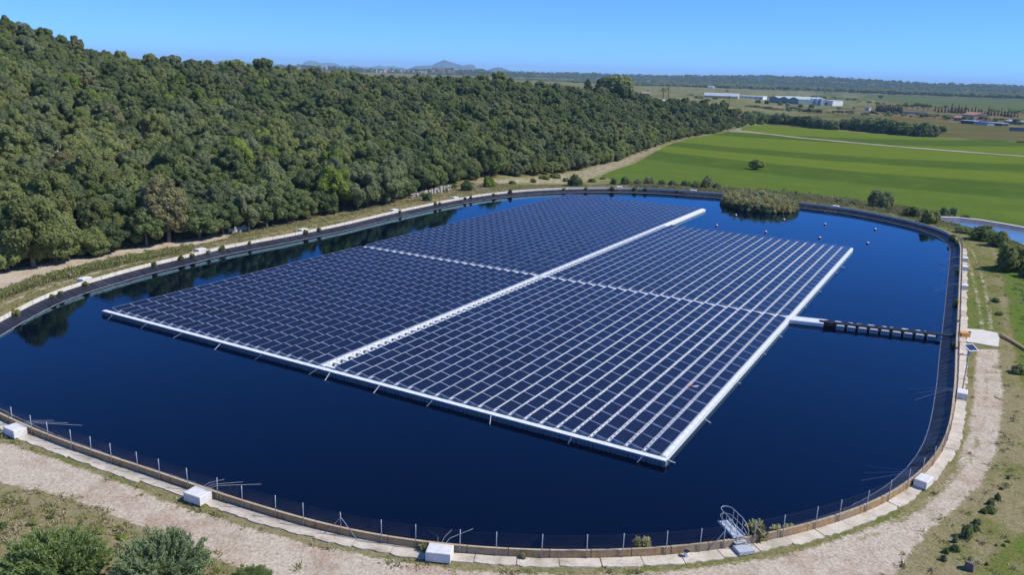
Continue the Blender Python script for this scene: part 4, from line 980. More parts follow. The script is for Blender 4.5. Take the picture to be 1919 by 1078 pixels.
# tall weed band between the left path and the dirt road
for k_ in range(2100):
    t_ = random.random()**1.2; a = -60+t_*420; b = np.interp(a, [-60, 0, 78, 158, 240, 330, 470], [582, 553, 527, 505, 487, 470, 444])+random.gauss(0, 3.2)
    q = P(a, b, .5); addg(q[0], q[1], .48, 1 if random.random() < .8 else 0, random.uniform(1, 2.0), random.uniform(.7, 1.9)*(1 if a < 250 else .6))
for k_ in range(3500):    # rough vegetation on the far bank and field margin
    a = random.uniform(1180, 1919); b = np.interp(a, [1180, 1350, 1500, 1600, 1700, 1780, 1919], [346, 355, 368, 381, 396, 412, 440])+random.gauss(0, 3.2)+1
    q = G(a, b); i, s_ = near_ring(q[0], q[1])
    if s_ > 1.5: addg(q[0], q[1], q[2]-.03, 1 if random.random() < .55 else 0, random.uniform(1.2, 2.6), random.uniform(.9, 2.2))
print('grass', len(gpt))
scatter('grass', gpt, gvar, grot, gs, [gd, gg], 'short dry and green grass round the reservoir')

# ------------------------------------------------------------------ things along the wall
# concrete anchor blocks (px of the block base middle, size)
cb = MB(); cb.bbox((0, 0, .29), (1.35, .92, .58), .025); blk = cb.mesh('anchor_block', M['conc_white'])
cb = MB(); cb.bbox((0, 0, .27), (1.25, .80, .54), .03); blk2 = cb.mesh('anchor_block', M['conc_white'])
BLK = [(42, 812, 0, 'white anchor block at the far left of the near wall'), (386, 934, 0, 'white anchor block second from the left on the near wall'), (829, 1040, 0, 'white anchor block at the bottom middle beside the fence posts'),
       (1723, 909, 1, 'greyish anchor block on the right bend of the wall'), (1797, 742, 1, 'pale anchor block at the foot of the solar lamp'), (1806, 541, 1, 'lowest of three pale blocks on the right wall far end'), (1807, 505, 1, 'middle of three pale blocks on the right wall far end'), (1808, 489, 1, 'topmost of three pale blocks on the right wall far end'),
       (132, 527, 0, 'white block nearest the left edge on the left bank'), (365, 471, 0, 'second white block along the left bank'), (555, 433, 0, 'third white block along the left bank'), (728, 396, 0, 'fourth white block along the left bank'), (842, 373, 0, 'farthest white block of the left bank'), (1156, 350, 0, 'white block on the far bank below the dark shrubs'), (1304, 356, 0, 'white block on the far bank left of the reed island'), (1580, 386, 1, 'small white block on the far right bank')]
for a, b, sm_, lab in BLK:
    p_ = P(a, b, .58); i, s_ = near_ring(p_[0], p_[1]); q, n_ = ringpt(i, .72 if sm_ == 0 else .58); rz = math.atan2(n_[1], n_[0])-PI/2
    o = link('anchor_block', blk if sm_ == 0 else blk2); o.location = (q[0], q[1], .56); o.rotation_euler = (0, 0, rz)
    tag(o, lab, 'concrete block', 'anchor blocks along the wall')
    # fan of mooring ropes over the wall
    t_ = np.array([-n_[1], n_[0]]); fan = MB(); st = np.array([q[0]-n_[0]*.5, q[1]-n_[1]*.5])
    for k_, f in enumerate((-.55, -.05, .42)):
        e = st-n_*(2.95+k_*.35)+t_*f*(2.6 if b > 700 or a > 1700 else 2.2)
        fan.tube([(st[0]+t_[0]*f*.4, st[1]+t_[1]*f*.4, 1.09), (st[0]-n_[0]*.75+t_[0]*f*.7, st[1]-n_[1]*.75+t_[1]*f*.7, 1.03), (e[0], e[1], -.02), (e[0]-n_[0]*.9+t_[0]*f*.7, e[1]-n_[1]*.9+t_[1]*f*.7, -.2)], .007, 4)
    tag(fan.build('anchor_ropes', M['rope']), 'pale ropes from the '+lab, 'ropes', 'anchor ropes over the wall')

# chain link fence
PB = [(-55, 765), (0, 787), (33, 800), (63, 814), (100, 828), (140, 842), (180, 857), (222, 868), (267, 884), (313, 899), (363, 918), (412, 936), (464, 953), (519, 970), (577, 986), (641, 1004), (710, 1017), (782, 1030), (857, 1036), (933, 1043), (1012, 1047), (1091, 1047), (1167, 1045), (1243, 1042), (1313, 1035), (1352, 1030)]
PC = [(1408, 1025), (1466, 1009), (1521, 995), (1573, 978), (1620, 960), (1658, 941), (1693, 921), (1722, 898), (1745, 876), (1763, 850)]
def fence(name, label, base_s, brace=()):
    pts = [ringpt(s_, .13)[0] for s_ in base_s]; hs = 1.98
    r_ = thing(name, label, 'fence', (pts[0][0], pts[0][1], .5)); o0 = np.array([pts[0][0], pts[0][1], .5])
    pm = MB(); pm.tube([(0, 0, 0), (0, 0, hs-.5+.06)], .028, 6); pmesh = pm.mesh('fence_post', M['galv'], True)
    for q in pts:
        o = link('post', pmesh, r_); o.location = (q[0]-o0[0], q[1]-o0[1], 0); o.rotation_euler = (random.uniform(-.02, .02), random.uniform(-.02, .02), 0)
    for bi, sg in brace:
        q = pts[bi]; q2 = ringpt(base_s[bi]+sg*1.0/DS, .16)[0]; b_ = MB(); b_.tube([(q[0]-o0[0], q[1]-o0[1], 1.2), (q2[0]-o0[0], q2[1]-o0[1], .02)], .024, 5); b_.build('brace', M['galv'], r_)
    wv = MB()
    for a, b in zip(pts[:-1], pts[1:]):
        L = float(np.hypot(*(b-a))); t_ = (b-a)/L; n_ = np.array([t_[1], -t_[0]]); hh = 1.36; z0 = .10; m_ = .062; w = .0015
        k_ = 0; x0 = -hh
        def pt3(x, z, o=0): return (a[0]+t_[0]*x+n_[0]*o-o0[0], a[1]+t_[1]*x+n_[1]*o-o0[1], z0+z)
        while x0 < L:
            for sg in (1, -1):
                xa, xb = (x0, x0+hh); za, zb = (0, hh)
                ca, cbb = max(xa, 0), min(xb, L)
                if cbb <= ca: continue
                ya, yb = (ca-xa), (cbb-xa)
                if sg < 0: ya, yb = hh-ya, hh-yb
                o = .002*sg
                wv.v += [pt3(ca, ya-w, o), pt3(cbb, yb-w, o), pt3(cbb, yb+w, o), pt3(ca, ya+w, o), pt3((ca+cbb)/2, (ya+yb)/2, o+.003)]
                n0 = len(wv.v)-5; wv.f += [(n0, n0+1, n0+4), (n0+1, n0+2, n0+4), (n0+2, n0+3, n0+4), (n0+3, n0, n0+4)]; wv.m += [0]*4
            x0 += m_*1.414
        for z in (0, hh/2, hh): wv.tube([pt3(0, z), pt3(L, z)], .0025, 4, cap=False)
    wv.build('wire_mesh', M['wire'], r_)
    return r_
def arcs(L):
    out = []
    for a, b in L:
        p_ = P(a, b, .5); i, s_ = near_ring(p_[0], p_[1]); out.append(float(i))
    out = np.array(out); return list(out)
sA = arcs(PB)
# keep arc index monotone
dirn = 1 if ((sA[5]-sA[3]) % NR) < NR/2 else -1
def mono(L):
    o = [L[0]]
    for q in L[1:]:
        d_ = (q-o[-1]) % NR if dirn > 0 else -((o[-1]-q) % NR)
        if abs(d_) > NR/2: d_ = 0
        o.append(o[-1]+d_)
    return o
sA = mono(sA); fence('chain_link_fence', 'chain link fence on steel posts along the near wall, left of the gangway', [sA[0]-dirn*WB/DS*2, sA[0]-dirn*WB/DS]+sA, ((2+15, 1), (2+15, -1), (27, -1), (4, -1)))
sC = mono(arcs(PC)); end = near_ring(*P(1797, 452, .5)[:2])[0]; s_ = sC[-1]; tot = (end-s_) % NR if dirn > 0 else (s_-end) % NR
k_ = 1
while k_*WB/DS < tot: sC.append(s_+dirn*k_*WB/DS); k_ += 1
fence('chain_link_fence', 'chain link fence on steel posts round the right bend, beyond the gangway', sC, ((0, 1),))

# steel gangway with looped handrail
gb = P(1379, 1018, .5); i, s_ = near_ring(gb[0], gb[1]); q, n_ = ringpt(i, .75); rz = math.atan2(n_[1], n_[0])+PI/2
ov = P(1362, 1000, 1.0)                                       # where the deck goes over the wall
g_ = thing('gangway', 'steel gangway with looped handrail reaching over the wall to the water', 'gangway', (q[0], q[1], .56), 0)
dv = P(1359, 984, 1.0)[:2]-q; dv = np.array([dv[0], dv[1]]); dl = np.hypot(*dv); ga_ = math.atan2(dv[1], dv[0]); g_.rotation_euler = (0, 0, ga_)
Ld = 1.75; Wd = .72
mb = MB()
mb.box((.15, 0, .10), (.75, .95, .20)); mb.box((.72, 0, .32), (.55, .72, .06)); mb.build('step', M['galv2'], g_)
mb = MB(); mb.box((1.0+Ld/2-.3, 0, .54), (Ld, Wd, .05)); mb.box((1.0+Ld/2-.3, -Wd/2, .58), (Ld, .04, .14)); mb.box((1.0+Ld/2-.3, Wd/2, .58), (Ld, .04, .14)); mb.build('deck', M['galv2'], g_)
for zz in (1.46, 1.0):
    mb = MB(); pts = [(.35, -Wd/2, zz-.45 if zz > 1.3 else zz-.3), (.7, -Wd/2, zz-.12), (1.1, -Wd/2, zz)]+[(Ld+.35, -Wd/2, zz)]
    pts += [(Ld+.35+.42*math.sin(t_*PI/8), -Wd/2*math.cos(t_*PI/8), zz) for t_ in range(1, 8)]
    pts += [(Ld+.35, Wd/2, zz), (1.1, Wd/2, zz), (.7, Wd/2, zz-.12), (.35, Wd/2, zz-.45 if zz > 1.3 else zz-.3)]
    mb.tube(pts, .026 if zz > 1.3 else .018, 6); mb.build('handrail', M['galv'], g_, True)
for sgn in (-1, 1):
    for x in (.38, 1.05, 1.6, Ld+.3):
        mb = MB(); mb.tube([(x, sgn*Wd/2, .05 if x < .5 else .58), (x, sgn*Wd/2, 1.46 if x > .5 else 1.05)], .022, 6); mb.build('stanchion', M['galv'], g_)
for sgn in (-1, 1):
    mb = MB(); mb.tube([(1.0, sgn*.30, .56), (.45, sgn*.30-.5 if sgn < 0 else sgn*.30+.2, -.0)], .022, 5); mb.tube([(1.5, sgn*.30, .56), (1.45, sgn*.30, .1)], .022, 5); mb.build('leg', M['galv'], g_)

# bucket on the slab
bk = P(1286, 1043, .57); r_ = thing('bucket', 'small white and dark bucket on the slab in front of the wall', 'bucket', bk)
mb = MB(); mb.tube([(0, 0, 0), (0, 0, .30)], [.12, .16], 10); mb.build('body', M['white'], r_, True)
mb = MB(); mb.tube([(0, 0, .30), (0, 0, .32)], .165, 10); mb.build('rim', M['black_plastic'], r_)
mb = MB(); mb.tube([(.15*math.cos(t_*PI/6), .05, .31+.13*math.sin(t_*PI/6)) for t_ in range(7)], .008, 4); mb.build('handle', M['galv'], r_)

# solar street lamp
lb = P(1803, 733, .56); i, s_ = near_ring(lb[0], lb[1]); q, n_ = ringpt(i, .75)
tp = 3.75
r_ = thing('solar_lamp', 'steel lamp post with a small tilted solar panel on top beside the track', 'lamp post', (lb[0], lb[1], .56)); 
mb = MB(); mb.tube([(0, 0, 0), (0, 0, tp)], [.055, .04], 8); mb.build('pole', M['galv'], r_, True)
mb = MB(); mb.box((0, 0, tp-.30), (.20, .16, .34)); mb.build('control_box', M['float_grey'], r_)
mb = MB(); mb.box((0, 0, .02), (.3, .3, .03)); mb.build('base_plate', M['galv'], r_)
mb = MB(); mb.tube([(0, 0, tp-.6), (-.45, .1, tp-.45)], .02, 5); mb.box((-.55, .1, tp-.46), (.34, .16, .07)); mb.build('lamp_head', M['float_grey'], r_)
Mx = Matrix.Rotation(R(-26), 4, 'X').to_3x3(); Mx = Matrix.Rotation(R(12), 3, 'Z') @ Matrix.Rotation(R(24), 3, 'X')
mb = MB(); c0 = Vector((.12, .05, tp+.18))
mb.box(c0, (.92, .86, .04), M=Mx); mb.box(c0+Mx @ Vector((0, 0, .024)), (.78, .72, .008), M=Mx, mi=1)
mb.tube([(0, 0, tp), tuple(c0)], .03, 5); mb.build('solar_panel', [M['white'], M['cells']], r_)

# crossing slab, duct and marker flags at the shore end of the cables
zs_ = .56
pp = [P(a, b, zs_) for a, b in [(1811, 616), (1840, 618), (1869, 624), (1873, 634), (1871, 650), (1850, 647), (1830, 643), (1812, 641)]]
mb = MB(); mb.prism([q[:2] for q in pp], .40, zs_); M['slabw'] = plain('white_slab', (.62, .57, .48), .9, .12, 1.2, 0, .3)
tag(mb.build('concrete_slab', M['slabw']), 'pale concrete slab laid across the track', 'slab')
a, b = P(1798, 627, .72), P(1814, 629, .62); d_ = b-a; mb = MB(); mb.box((0, 0, .10), (float(np.hypot(*d_[:2])), .85, .55)); o = mb.build('duct_box', M['orange']); c0 = (a+b)/2; o.location = (c0[0], c0[1], .60); o.rotation_euler = (0, 0, math.atan2(d_[1], d_[0]))
tag(o, 'orange cable duct box between the wall and the pale slab', 'duct')
a, b, c0 = G(1876, 631), G(1898, 643), G(1935, 666); mb = MB(); mb.tube([tuple(a+(0, 0, .12)), tuple(b+(0, 0, .14)), tuple(c0+(0, 0, .12))], [.22, .16, .14], 8)
M['duct'] = plain('ochre_duct', (.55, .36, .16), .8, .2, 2); tag(mb.build('drain_pipe', M['duct'], None, True), 'ochre pipe running down the green bank from the slab', 'pipe')
for a_, b_, lab in ((1797, 604, 'red and white warning flag on the fence above the cable duct'), (1798, 654, 'red and white warning flag on the fence below the cable duct')):
    p_ = P(a_, b_, .9); i, s_ = near_ring(p_[0], p_[1]); q, n_ = ringpt(i, .20); t2 = np.array([-n_[1], n_[0]])
    mb = MB(); w2 = .42
    for k_, (z0_, z1_, mi) in enumerate(((.75, 1.25, 0), (1.25, 1.45, 1), (1.45, 1.75, 0))):
        V_ = [(q[0]+t2[0]*s*w2+n_[0]*o, q[1]+t2[1]*s*w2+n_[1]*o, z) for z in (z0_, z1_) for s, o in ((-1, 0), (1, .05), (1, .07), (-1, .02))]
        mb.add(V_, [(3, 2, 1, 0), (4, 5, 6, 7), (0, 1, 5, 4), (1, 2, 6, 5), (2, 3, 7, 6), (3, 0, 4, 7)], mi)
    tag(mb.build('warning_flag', [M['red'], M['white']]), lab, 'flag')
# signal post behind the reed island
p_ = G(1490, 371); r_ = thing('signal_post', 'short post with two dark boxes on the far bank right of the reed island', 'post', p_)
mb = MB(); mb.tube([(0, 0, -.2), (0, 0, 1.7)], .06, 6); mb.build('pole', M['galv'], r_)
mb = MB(); mb.box((0, 0, 1.55), (.42, .3, .42)); mb.build('upper_box', M['black_plastic'], r_); mb = MB(); mb.box((0, 0, .9), (.40, .3, .26)); mb.build('lower_box', M['black_plastic'], r_)
# tree stump in the dry grass
p_ = G(1816, 1068); r_ = thing('tree_stump', 'cut brown stump block in the dry grass at the bottom right', 'stump', p_, .5); mb = MB(); mb.box((0, 0, .22), (.42, .5, .50), rz=.3, taper=.8); mb.tube([(0, 0, -.1), (.1, .1, .45), (.16, .12, .6)], [.16, .12, .06], 6); mb.build('wood', M['bark'], r_)
# dry stone wall by the wood and pale rocks on the slope
p0, p1 = G(770, 371), G(843, 357); d_ = p1-p0; L = float(np.hypot(d_[0], d_[1])); mb = MB()
for k_ in range(90):
    f = k_/90; mb.box((p0[0]+d_[0]*f+random.uniform(-.25, .25), p0[1]+d_[1]*f+random.uniform(-.25, .25), p0[2]+(p1[2]-p0[2])*f+random.uniform(.1, 1.1)*(.6+.6*f)), (random.uniform(.3, .6), random.uniform(.3, .6), random.uniform(.25, .5)), rz=random.uniform(0, 3), taper=random.uniform(.6, .95))
tag(mb.build('stone_wall', M['rock']), 'tumbled dry stone wall at the foot of the wood', 'stone wall')
p0, p1 = G(432, 439), G(463, 431); d_ = p1-p0; mb = MB()
for k_ in range(40):
    f = k_/40; mb.box((p0[0]+d_[0]*f+random.uniform(-.2, .2), p0[1]+d_[1]*f+random.uniform(-.2, .2), p0[2]+random.uniform(.1, .8)), (random.uniform(.3, .5), random.uniform(.3, .5), random.uniform(.2, .4)), rz=random.uniform(0, 3), taper=.85)
tag(mb.build('stone_wall', M['rock']), 'short stretch of pale stone wall under the trees by the left bank', 'stone wall')
for a, b, s_, lab in ((268, 250, 3.2, 'pale rock ledge in the reddish clearing high in the wood'), (602, 258, 1.6, 'small pale rock showing in the gap of the wood'), (110, 276, 1.8, 'pale rock among the trees on the left slope'), (186, 283, 1.4, 'small pale boulder among the trees on the left slope')):
    p_ = G(a, b); mb = MB()
    for k_ in range(7): mb.box((random.uniform(-1, 1)*s_*.6, random.uniform(-.5, .5)*s_*.5, random.uniform(.0, .5)*s_*.3), (random.uniform(.5, 1)*s_*.6, random.uniform(.4, .8)*s_*.5, random.uniform(.3, .7)*s_*.5), rz=random.uniform(0, 3), taper=random.uniform(.5, .85))
    o = mb.build('rock', M['rock']); o.location = p_; tag(o, lab, 'rock')

# ------------------------------------------------------------------ trees of the plain
PINEC = crown_mesh('pine_crown', LEAF['mid'], 401, R_=1, Hh=2.5, zlow=.5, lobes=26, per=70, leaf=.20, lr=(.26, .42))
CONEC = crown_mesh('conifer_crown', LEAF['dark'], 402, R_=1, Hh=3.0, zlow=.15, lobes=40, per=55, leaf=.17, shape='cone')
CYPC = crown_mesh('cypress_crown', LEAF['dark'], 403, R_=.42, Hh=3.4, zlow=.1, lobes=34, per=45, leaf=.14, shape='cone')
UMBC = crown_mesh('umbrella_crown', LEAF['mid'], 404, R_=1.2, Hh=2.0, zlow=1.0, lobes=24, per=70, leaf=.17, shape='umbrella')
THINC = crown_mesh('airy_crown', LEAF['grey'], 405, R_=1, Hh=2.2, zlow=.5, lobes=20, per=70, leaf=.16, core=0)
HEDC = [crown_mesh('hedge_crown', LEAF[kx], 410+i, R_=1.1, Hh=1.7, zlow=-.4, lobes=26, per=85, leaf=.17, lr=(.25, .42)) for i, kx in enumerate(('dark', 'mid', 'grey'))]
FIGC = crown_mesh('field_tree_crown', LEAF['bright'], 420, R_=1.0, Hh=1.5, zlow=.15, lobes=16, per=110, leaf=.16, lr=(.22, .36), core=.5)
UNITT = trunk_mesh('unit_trunk', 1.0, .07, 5, 4, .5)
def far_tree(px, py, hpx, wratio, crown, label, name='tree', hunit=2.5, group=None, zoff=0.0, at=None, cat='tree'):
    p_ = G(px, py) if at is None else np.array(at); hm = hpx/pxm(p_); s_ = hm/hunit
    r_ = thing(name, label, cat, (p_[0], p_[1], p_[2]-.1*s_), random.uniform(0, 6.28), group); r_.scale = (s_*wratio, s_*wratio, s_); link('trunk', UNITT, r_); link('crown', crown, r_); return r_
far_tree(1417, 317.5, 21, 1.25, FIGC, 'lone small bright green tree standing in the crop field', 'fig_tree', 1.5)
def ontop(px, dist):
    d = ray(px, 200); u = np.array([d[0], d[1]])/math.hypot(d[0], d[1]); x, y = u*dist; return np.array([x, y, float(T(x, y)[0])])
for a, dst, ytop, wr, cr, hu, lab in [(1100, 488, 142, .95, CONEC, 3.0, 'very dark conifer standing above the wood on the hilltop'), (1157, 500, 137, 1.15, PINEC, 2.5, 'largest dark pine on the hilltop right of the dark conifer'), (1134, 508, 139, 1.2, THINC, 2.2, 'pale airy tree between the conifer and the large pine'),
                                 (1172, 494, 155, .9, PINEC, 2.5, 'rounded pine at the right foot of the largest pine'), (934, 470, 131, 1.0, PINEC, 2.5, 'taller tree breaking the skyline of the wood in the middle'), (905, 468, 136, 1.1, PINEC, 2.5, 'broad tree left of the taller skyline tree'), (497, 405, 106, 1.2, PINEC, 2.5, 'dark broad tree on the left skyline above the wood'), (448, 402, 109, 1.25, PINEC, 2.5, 'rounded tree on the left skyline beside the dark broad one'),
                                 (801, 455, 138, 1.2, PINEC, 2.5, 'dark round tree on the middle skyline'), (330, 380, 100, 1.2, THINC, 2.2, 'thin grey tree on the left skyline'), (55, 338, 38, 1.2, THINC, 2.2, 'thin grey tree at the top of the hill on the far left'), (1128, 480, 160, 1.1, THINC, 2.2, 'light green tree below the pale airy one')]:
    p_ = ontop(a, dst); d = ray(a, ytop); zt = CAMZ+d[2]/math.hypot(d[0], d[1])*dst; hm = max(3, zt-p_[2]); far_tree(0, 0, hm*pxm(p_), wr, cr, lab, 'pine_tree' if cr is PINEC else 'conifer' if cr is CONEC else 'tree', hu, at=p_)
HED = [(1400, 229, 24), (1415, 231, 26), (1432, 231, 22), (1455, 232, 22), (1466, 233, 24), (1480, 234, 20), (1494, 235, 20), (1510, 238, 24), (1524, 239, 24), (1538, 241, 22), (1552, 242, 20), (1562, 243, 18),
       (1580, 241, 20), (1594, 243, 26), (1608, 244, 26), (1622, 246, 28), (1636, 247, 30), (1650, 249, 26), (1664, 250, 30), (1678, 251, 28), (1694, 253, 28), (1710, 254, 26), (1726, 255.5, 30), (1740, 256, 28), (1763, 249, 15)]
for i, (a, b, h_) in enumerate(HED):
    left = a < 1570; lab = 'single round dark bush standing apart at the right end of the hedge' if i == len(HED)-1 else 'dense dark hedge tree in the '+('left' if left else 'right')+' stretch of hedge behind the green field'
    far_tree(a, b, h_, random.uniform(.95, 1.25), random.choice(HEDC), lab, 'hedge_tree', 1.7, None if i == len(HED)-1 else ('left' if left else 'right')+' stretch of hedge trees')
# palms
def palm_mesh(seed):
    rg = np.random.default_rng(seed); q = []
    for k_ in range(34):
        a_ = rg.uniform(0, 2*PI); el = rg.uniform(-.5, 1.2); dx, dy = math.cos(a_), math.sin(a_); prev = np.array([0, 0, 0.])
        for j in range(5):
            e2 = el-j*.32; nx = prev+np.array([dx*math.cos(e2), dy*math.cos(e2), math.sin(e2)])*.38; sd = np.array([-dy, dx, 0])*(.11 if j < 4 else .04)
            q.append(np.stack([prev-sd, prev+sd, nx+sd*.8, nx-sd*.8])); prev = nx
    return quads_mesh('palm_fronds', np.array(q), LEAF['olive'], rg.uniform(.3, .9, len(q)))
PF = palm_mesh(3); mb = MB(); mb.tube([(0, 0, -.3), (.05, 0, .5), (0, 0, 1.0)], [.035, .026, .024], 7); PT = mb.mesh('palm_trunk', M['bark'], True)
for a, b, h_, lab in ((1240, 192, 30, 'left of two tall palms beyond the wood'), (1250, 191, 31, 'right of two tall palms beyond the wood'), (1365, 192, 13, 'short palm in front of the salmon warehouse')):
    dst = 640 if a < 1300 else 800; p_ = ontop(a, dst); d = ray(a, b-h_); zt = CAMZ+d[2]/math.hypot(d[0], d[1])*dst; hm = zt-p_[2]; r_ = thing('palm_tree', lab, 'palm', p_, 0, None); o = link('trunk', PT, r_); o.scale = (hm*.9, hm*.9, hm*.88); o = link('fronds', PF, r_); o.location = (0, 0, hm*.86); o.scale = (2.0, 2.0, 2.0)
# dark cypress block, cypress row, parasol trees
for k_ in range(16):
    a = 1642+k_*3.15; p_ = P(a, 209+k_*.25, ZP); far_tree(0, 0, 17*random.uniform(.85, 1.1), 1.5, CYPC, 'dark cypress in the clipped square block on the plain', 'cypress_tree', 3.4, 'cypresses in the square block', at=p_)
for k_ in range(26):
    a = 1752+k_*6.2; p_ = P(a, 209.5+k_*.42+random.uniform(-1, 1), ZP); far_tree(0, 0, random.uniform(11, 19), random.uniform(1.0, 1.7), CYPC, 'dark pointed cypress in the row behind the farmhouse', 'cypress_tree', 3.4, 'cypresses behind the farmhouse', at=p_)
for a, b, h_ in ((1697, 206, 11), (1709, 206, 10), (1720, 207, 14), (1731, 208, 13), (1738, 208, 12)): far_tree(0, 0, h_, 1.0, UMBC, 'flat topped parasol tree beside the square cypress block', 'parasol_tree', 2.0, 'parasol trees', at=P(a, b, ZP))
for a, b, h_ in ((1293, 186, 11), (1310, 192, 14), (1340, 193, 12), (1325, 197, 12), (1348, 190, 10), (1420, 197, 10), (1437, 198, 10), (1462, 200, 11), (1475, 203, 12), (1500, 204, 9), (1520, 205, 10), (1572, 208, 8), (1600, 206, 7), (1650, 186, 8), (1740, 176, 9), (1545, 176, 10), (1556, 177, 11), (1362, 176, 9)):
    far_tree(0, 0, h_, random.uniform(1, 1.4), random.choice([PINEC, THINC, UMBC, PINEC]), 'small scattered tree on the open plain around the warehouses', 'tree', 2.3, 'scattered trees of the plain', at=P(a, b, ZP))
for a, b, h_ in ((1200, 186, 13), (1214, 190, 15), (1228, 194, 13), (1262, 196, 14), (1277, 194, 10), (1300, 200, 14), (1190, 180, 12)):
    dst = 560+a*.05; p_ = ontop(a, dst+50); d = ray(a, b-h_); zt = CAMZ+d[2]/math.hypot(d[0], d[1])*(dst+50); far_tree(0, 0, max(2.5, zt-p_[2])*pxm(p_), 1.3, random.choice([THINC, PINEC, THINC]), 'grey leafless looking tree beside the ruined house past the hill', 'tree', 2.3, 'trees round the ruined house', at=p_)

# far woods as masses
fs_pts = []; fv = []; fr = []; fsz = []
def band(fn, n, h0, h1, vars_, wr=(1.0, 1.5), jit=1.0):
    for k_ in range(n):
        a, b, z = fn(); q = P(a, b, z) if isinstance(z, (int, float)) else z
        h_ = random.uniform(h0, h1)/2.5; fs_pts.append(tuple(q)); fv.append(random.choice(vars_)); fr.append(random.uniform(0, 6.28)); w_ = random.uniform(*wr)*h_; fsz.append((w_, w_, h_))
def pine_front():
    a = random.uniform(930, 2150); b = np.interp(a, [930, 1170, 1300, 1450, 1560, 1630, 1700, 1919, 2150], [158, 165, 167, 171, 174, 178, 181, 188.5, 197])-random.random()**1.5*6-.3; return a, b, ZP
src3 = [o for o in COL.objects if o.data is PINEC or o.data is UMBC or o.data is THINC]
pick3 = []
for m_ in (PINEC, UMBC, THINC): pick3.append(next(o for o in COL.objects if o.data is m_))
band(pine_front, 2600, 9, 15, [0, 0, 0, 1], (1.0, 1.6))
def low_line():   # hedgerows and orchard bits on the plain
    a = random.uniform(1200, 2100); b = random.choice([np.interp(a, [1200, 1560, 1640, 1760, 2100], [184, 184, 196, 204, 226]), np.interp(a, [1200, 1440, 1700, 2100], [196, 208, 219, 243])])+random.gauss(0, 1.2); return a, b, ZP
band(low_line, 420, 2, 5, [0, 1, 2], (1.2, 2.2))
for k_ in range(60): # dark trees just left, below the skyline behind the hill
    pass
scatter('far_woods', fs_pts, fv, fr, fsz, pick3, 'dark belt of pines and scrub across the far plain')
rd = []; rvv = []; rr2 = []; rs2 = []
for Vs, c_, n in ((V_FAR, 15, 3600), (V_VIL, 15, 900)):
    Va = np.array(Vs).reshape(-1, c_, 3)
    for k_ in range(n):
        i = random.randrange(len(Va)-1); j = random.randrange(0, 8); f, g = random.random(), random.random()
        q = (Va[i, j]*(1-f)+Va[i+1, j]*f)*(1-g)+(Va[i, j+1]*(1-f)+Va[i+1, j+1]*f)*g
        h_ = random.uniform(5, 11)/2.5; w_ = h_*random.uniform(1.2, 2.2); rd.append((q[0], q[1], q[2]-.8)); rvv.append(random.randrange(3)); rr2.append(random.random()*6); rs2.append((w_, w_, h_))
scatter('far_woods', rd, rvv, rr2, rs2, pick3, 'blue green woods on the low ridges at the horizon')

# ------------------------------------------------------------------ buildings
M['salmon'] = plain('salmon_render', (.62, .42, .30), .9, .08, .2); M['whitewall'] = plain('white_render', (.74, .74, .72), .9, .06, .2); M['greyroof'] = plain('grey_sheet_roof', (.42, .44, .46), .6, .1, .2)
M['shed'] = plain('green_grey_cladding', (.16, .21, .20), .6, .08, .2); M['shedroof'] = plain('pale_green_roof', (.40, .47, .43), .6, .1, .2); M['dark'] = plain('dark_opening', (.03, .03, .035), .6, .2, 1); M['tile'] = plain('terracotta_tiles', (.42, .21, .12), .9, .15, .4)
M['stone'] = plain('ochre_stone', (.30, .245, .18), .95, .15, .5); M['bluesheet'] = plain('blue_sheet', (.05, .14, .42), .5, .1, 1); M['silo'] = plain('silo_steel', (.42, .45, .52), .4, .08, .3, .4); M['rosy'] = plain('rosy_render', (.50, .33, .28), .9, .1, .3)
def frame_(px0, py0, px1, py1, z=ZP):
    a, b = P(px0, py0, z), P(px1, py1, z); d = b-a; L = float(np.hypot(d[0], d[1])); return a, math.atan2(d[1], d[0]), L
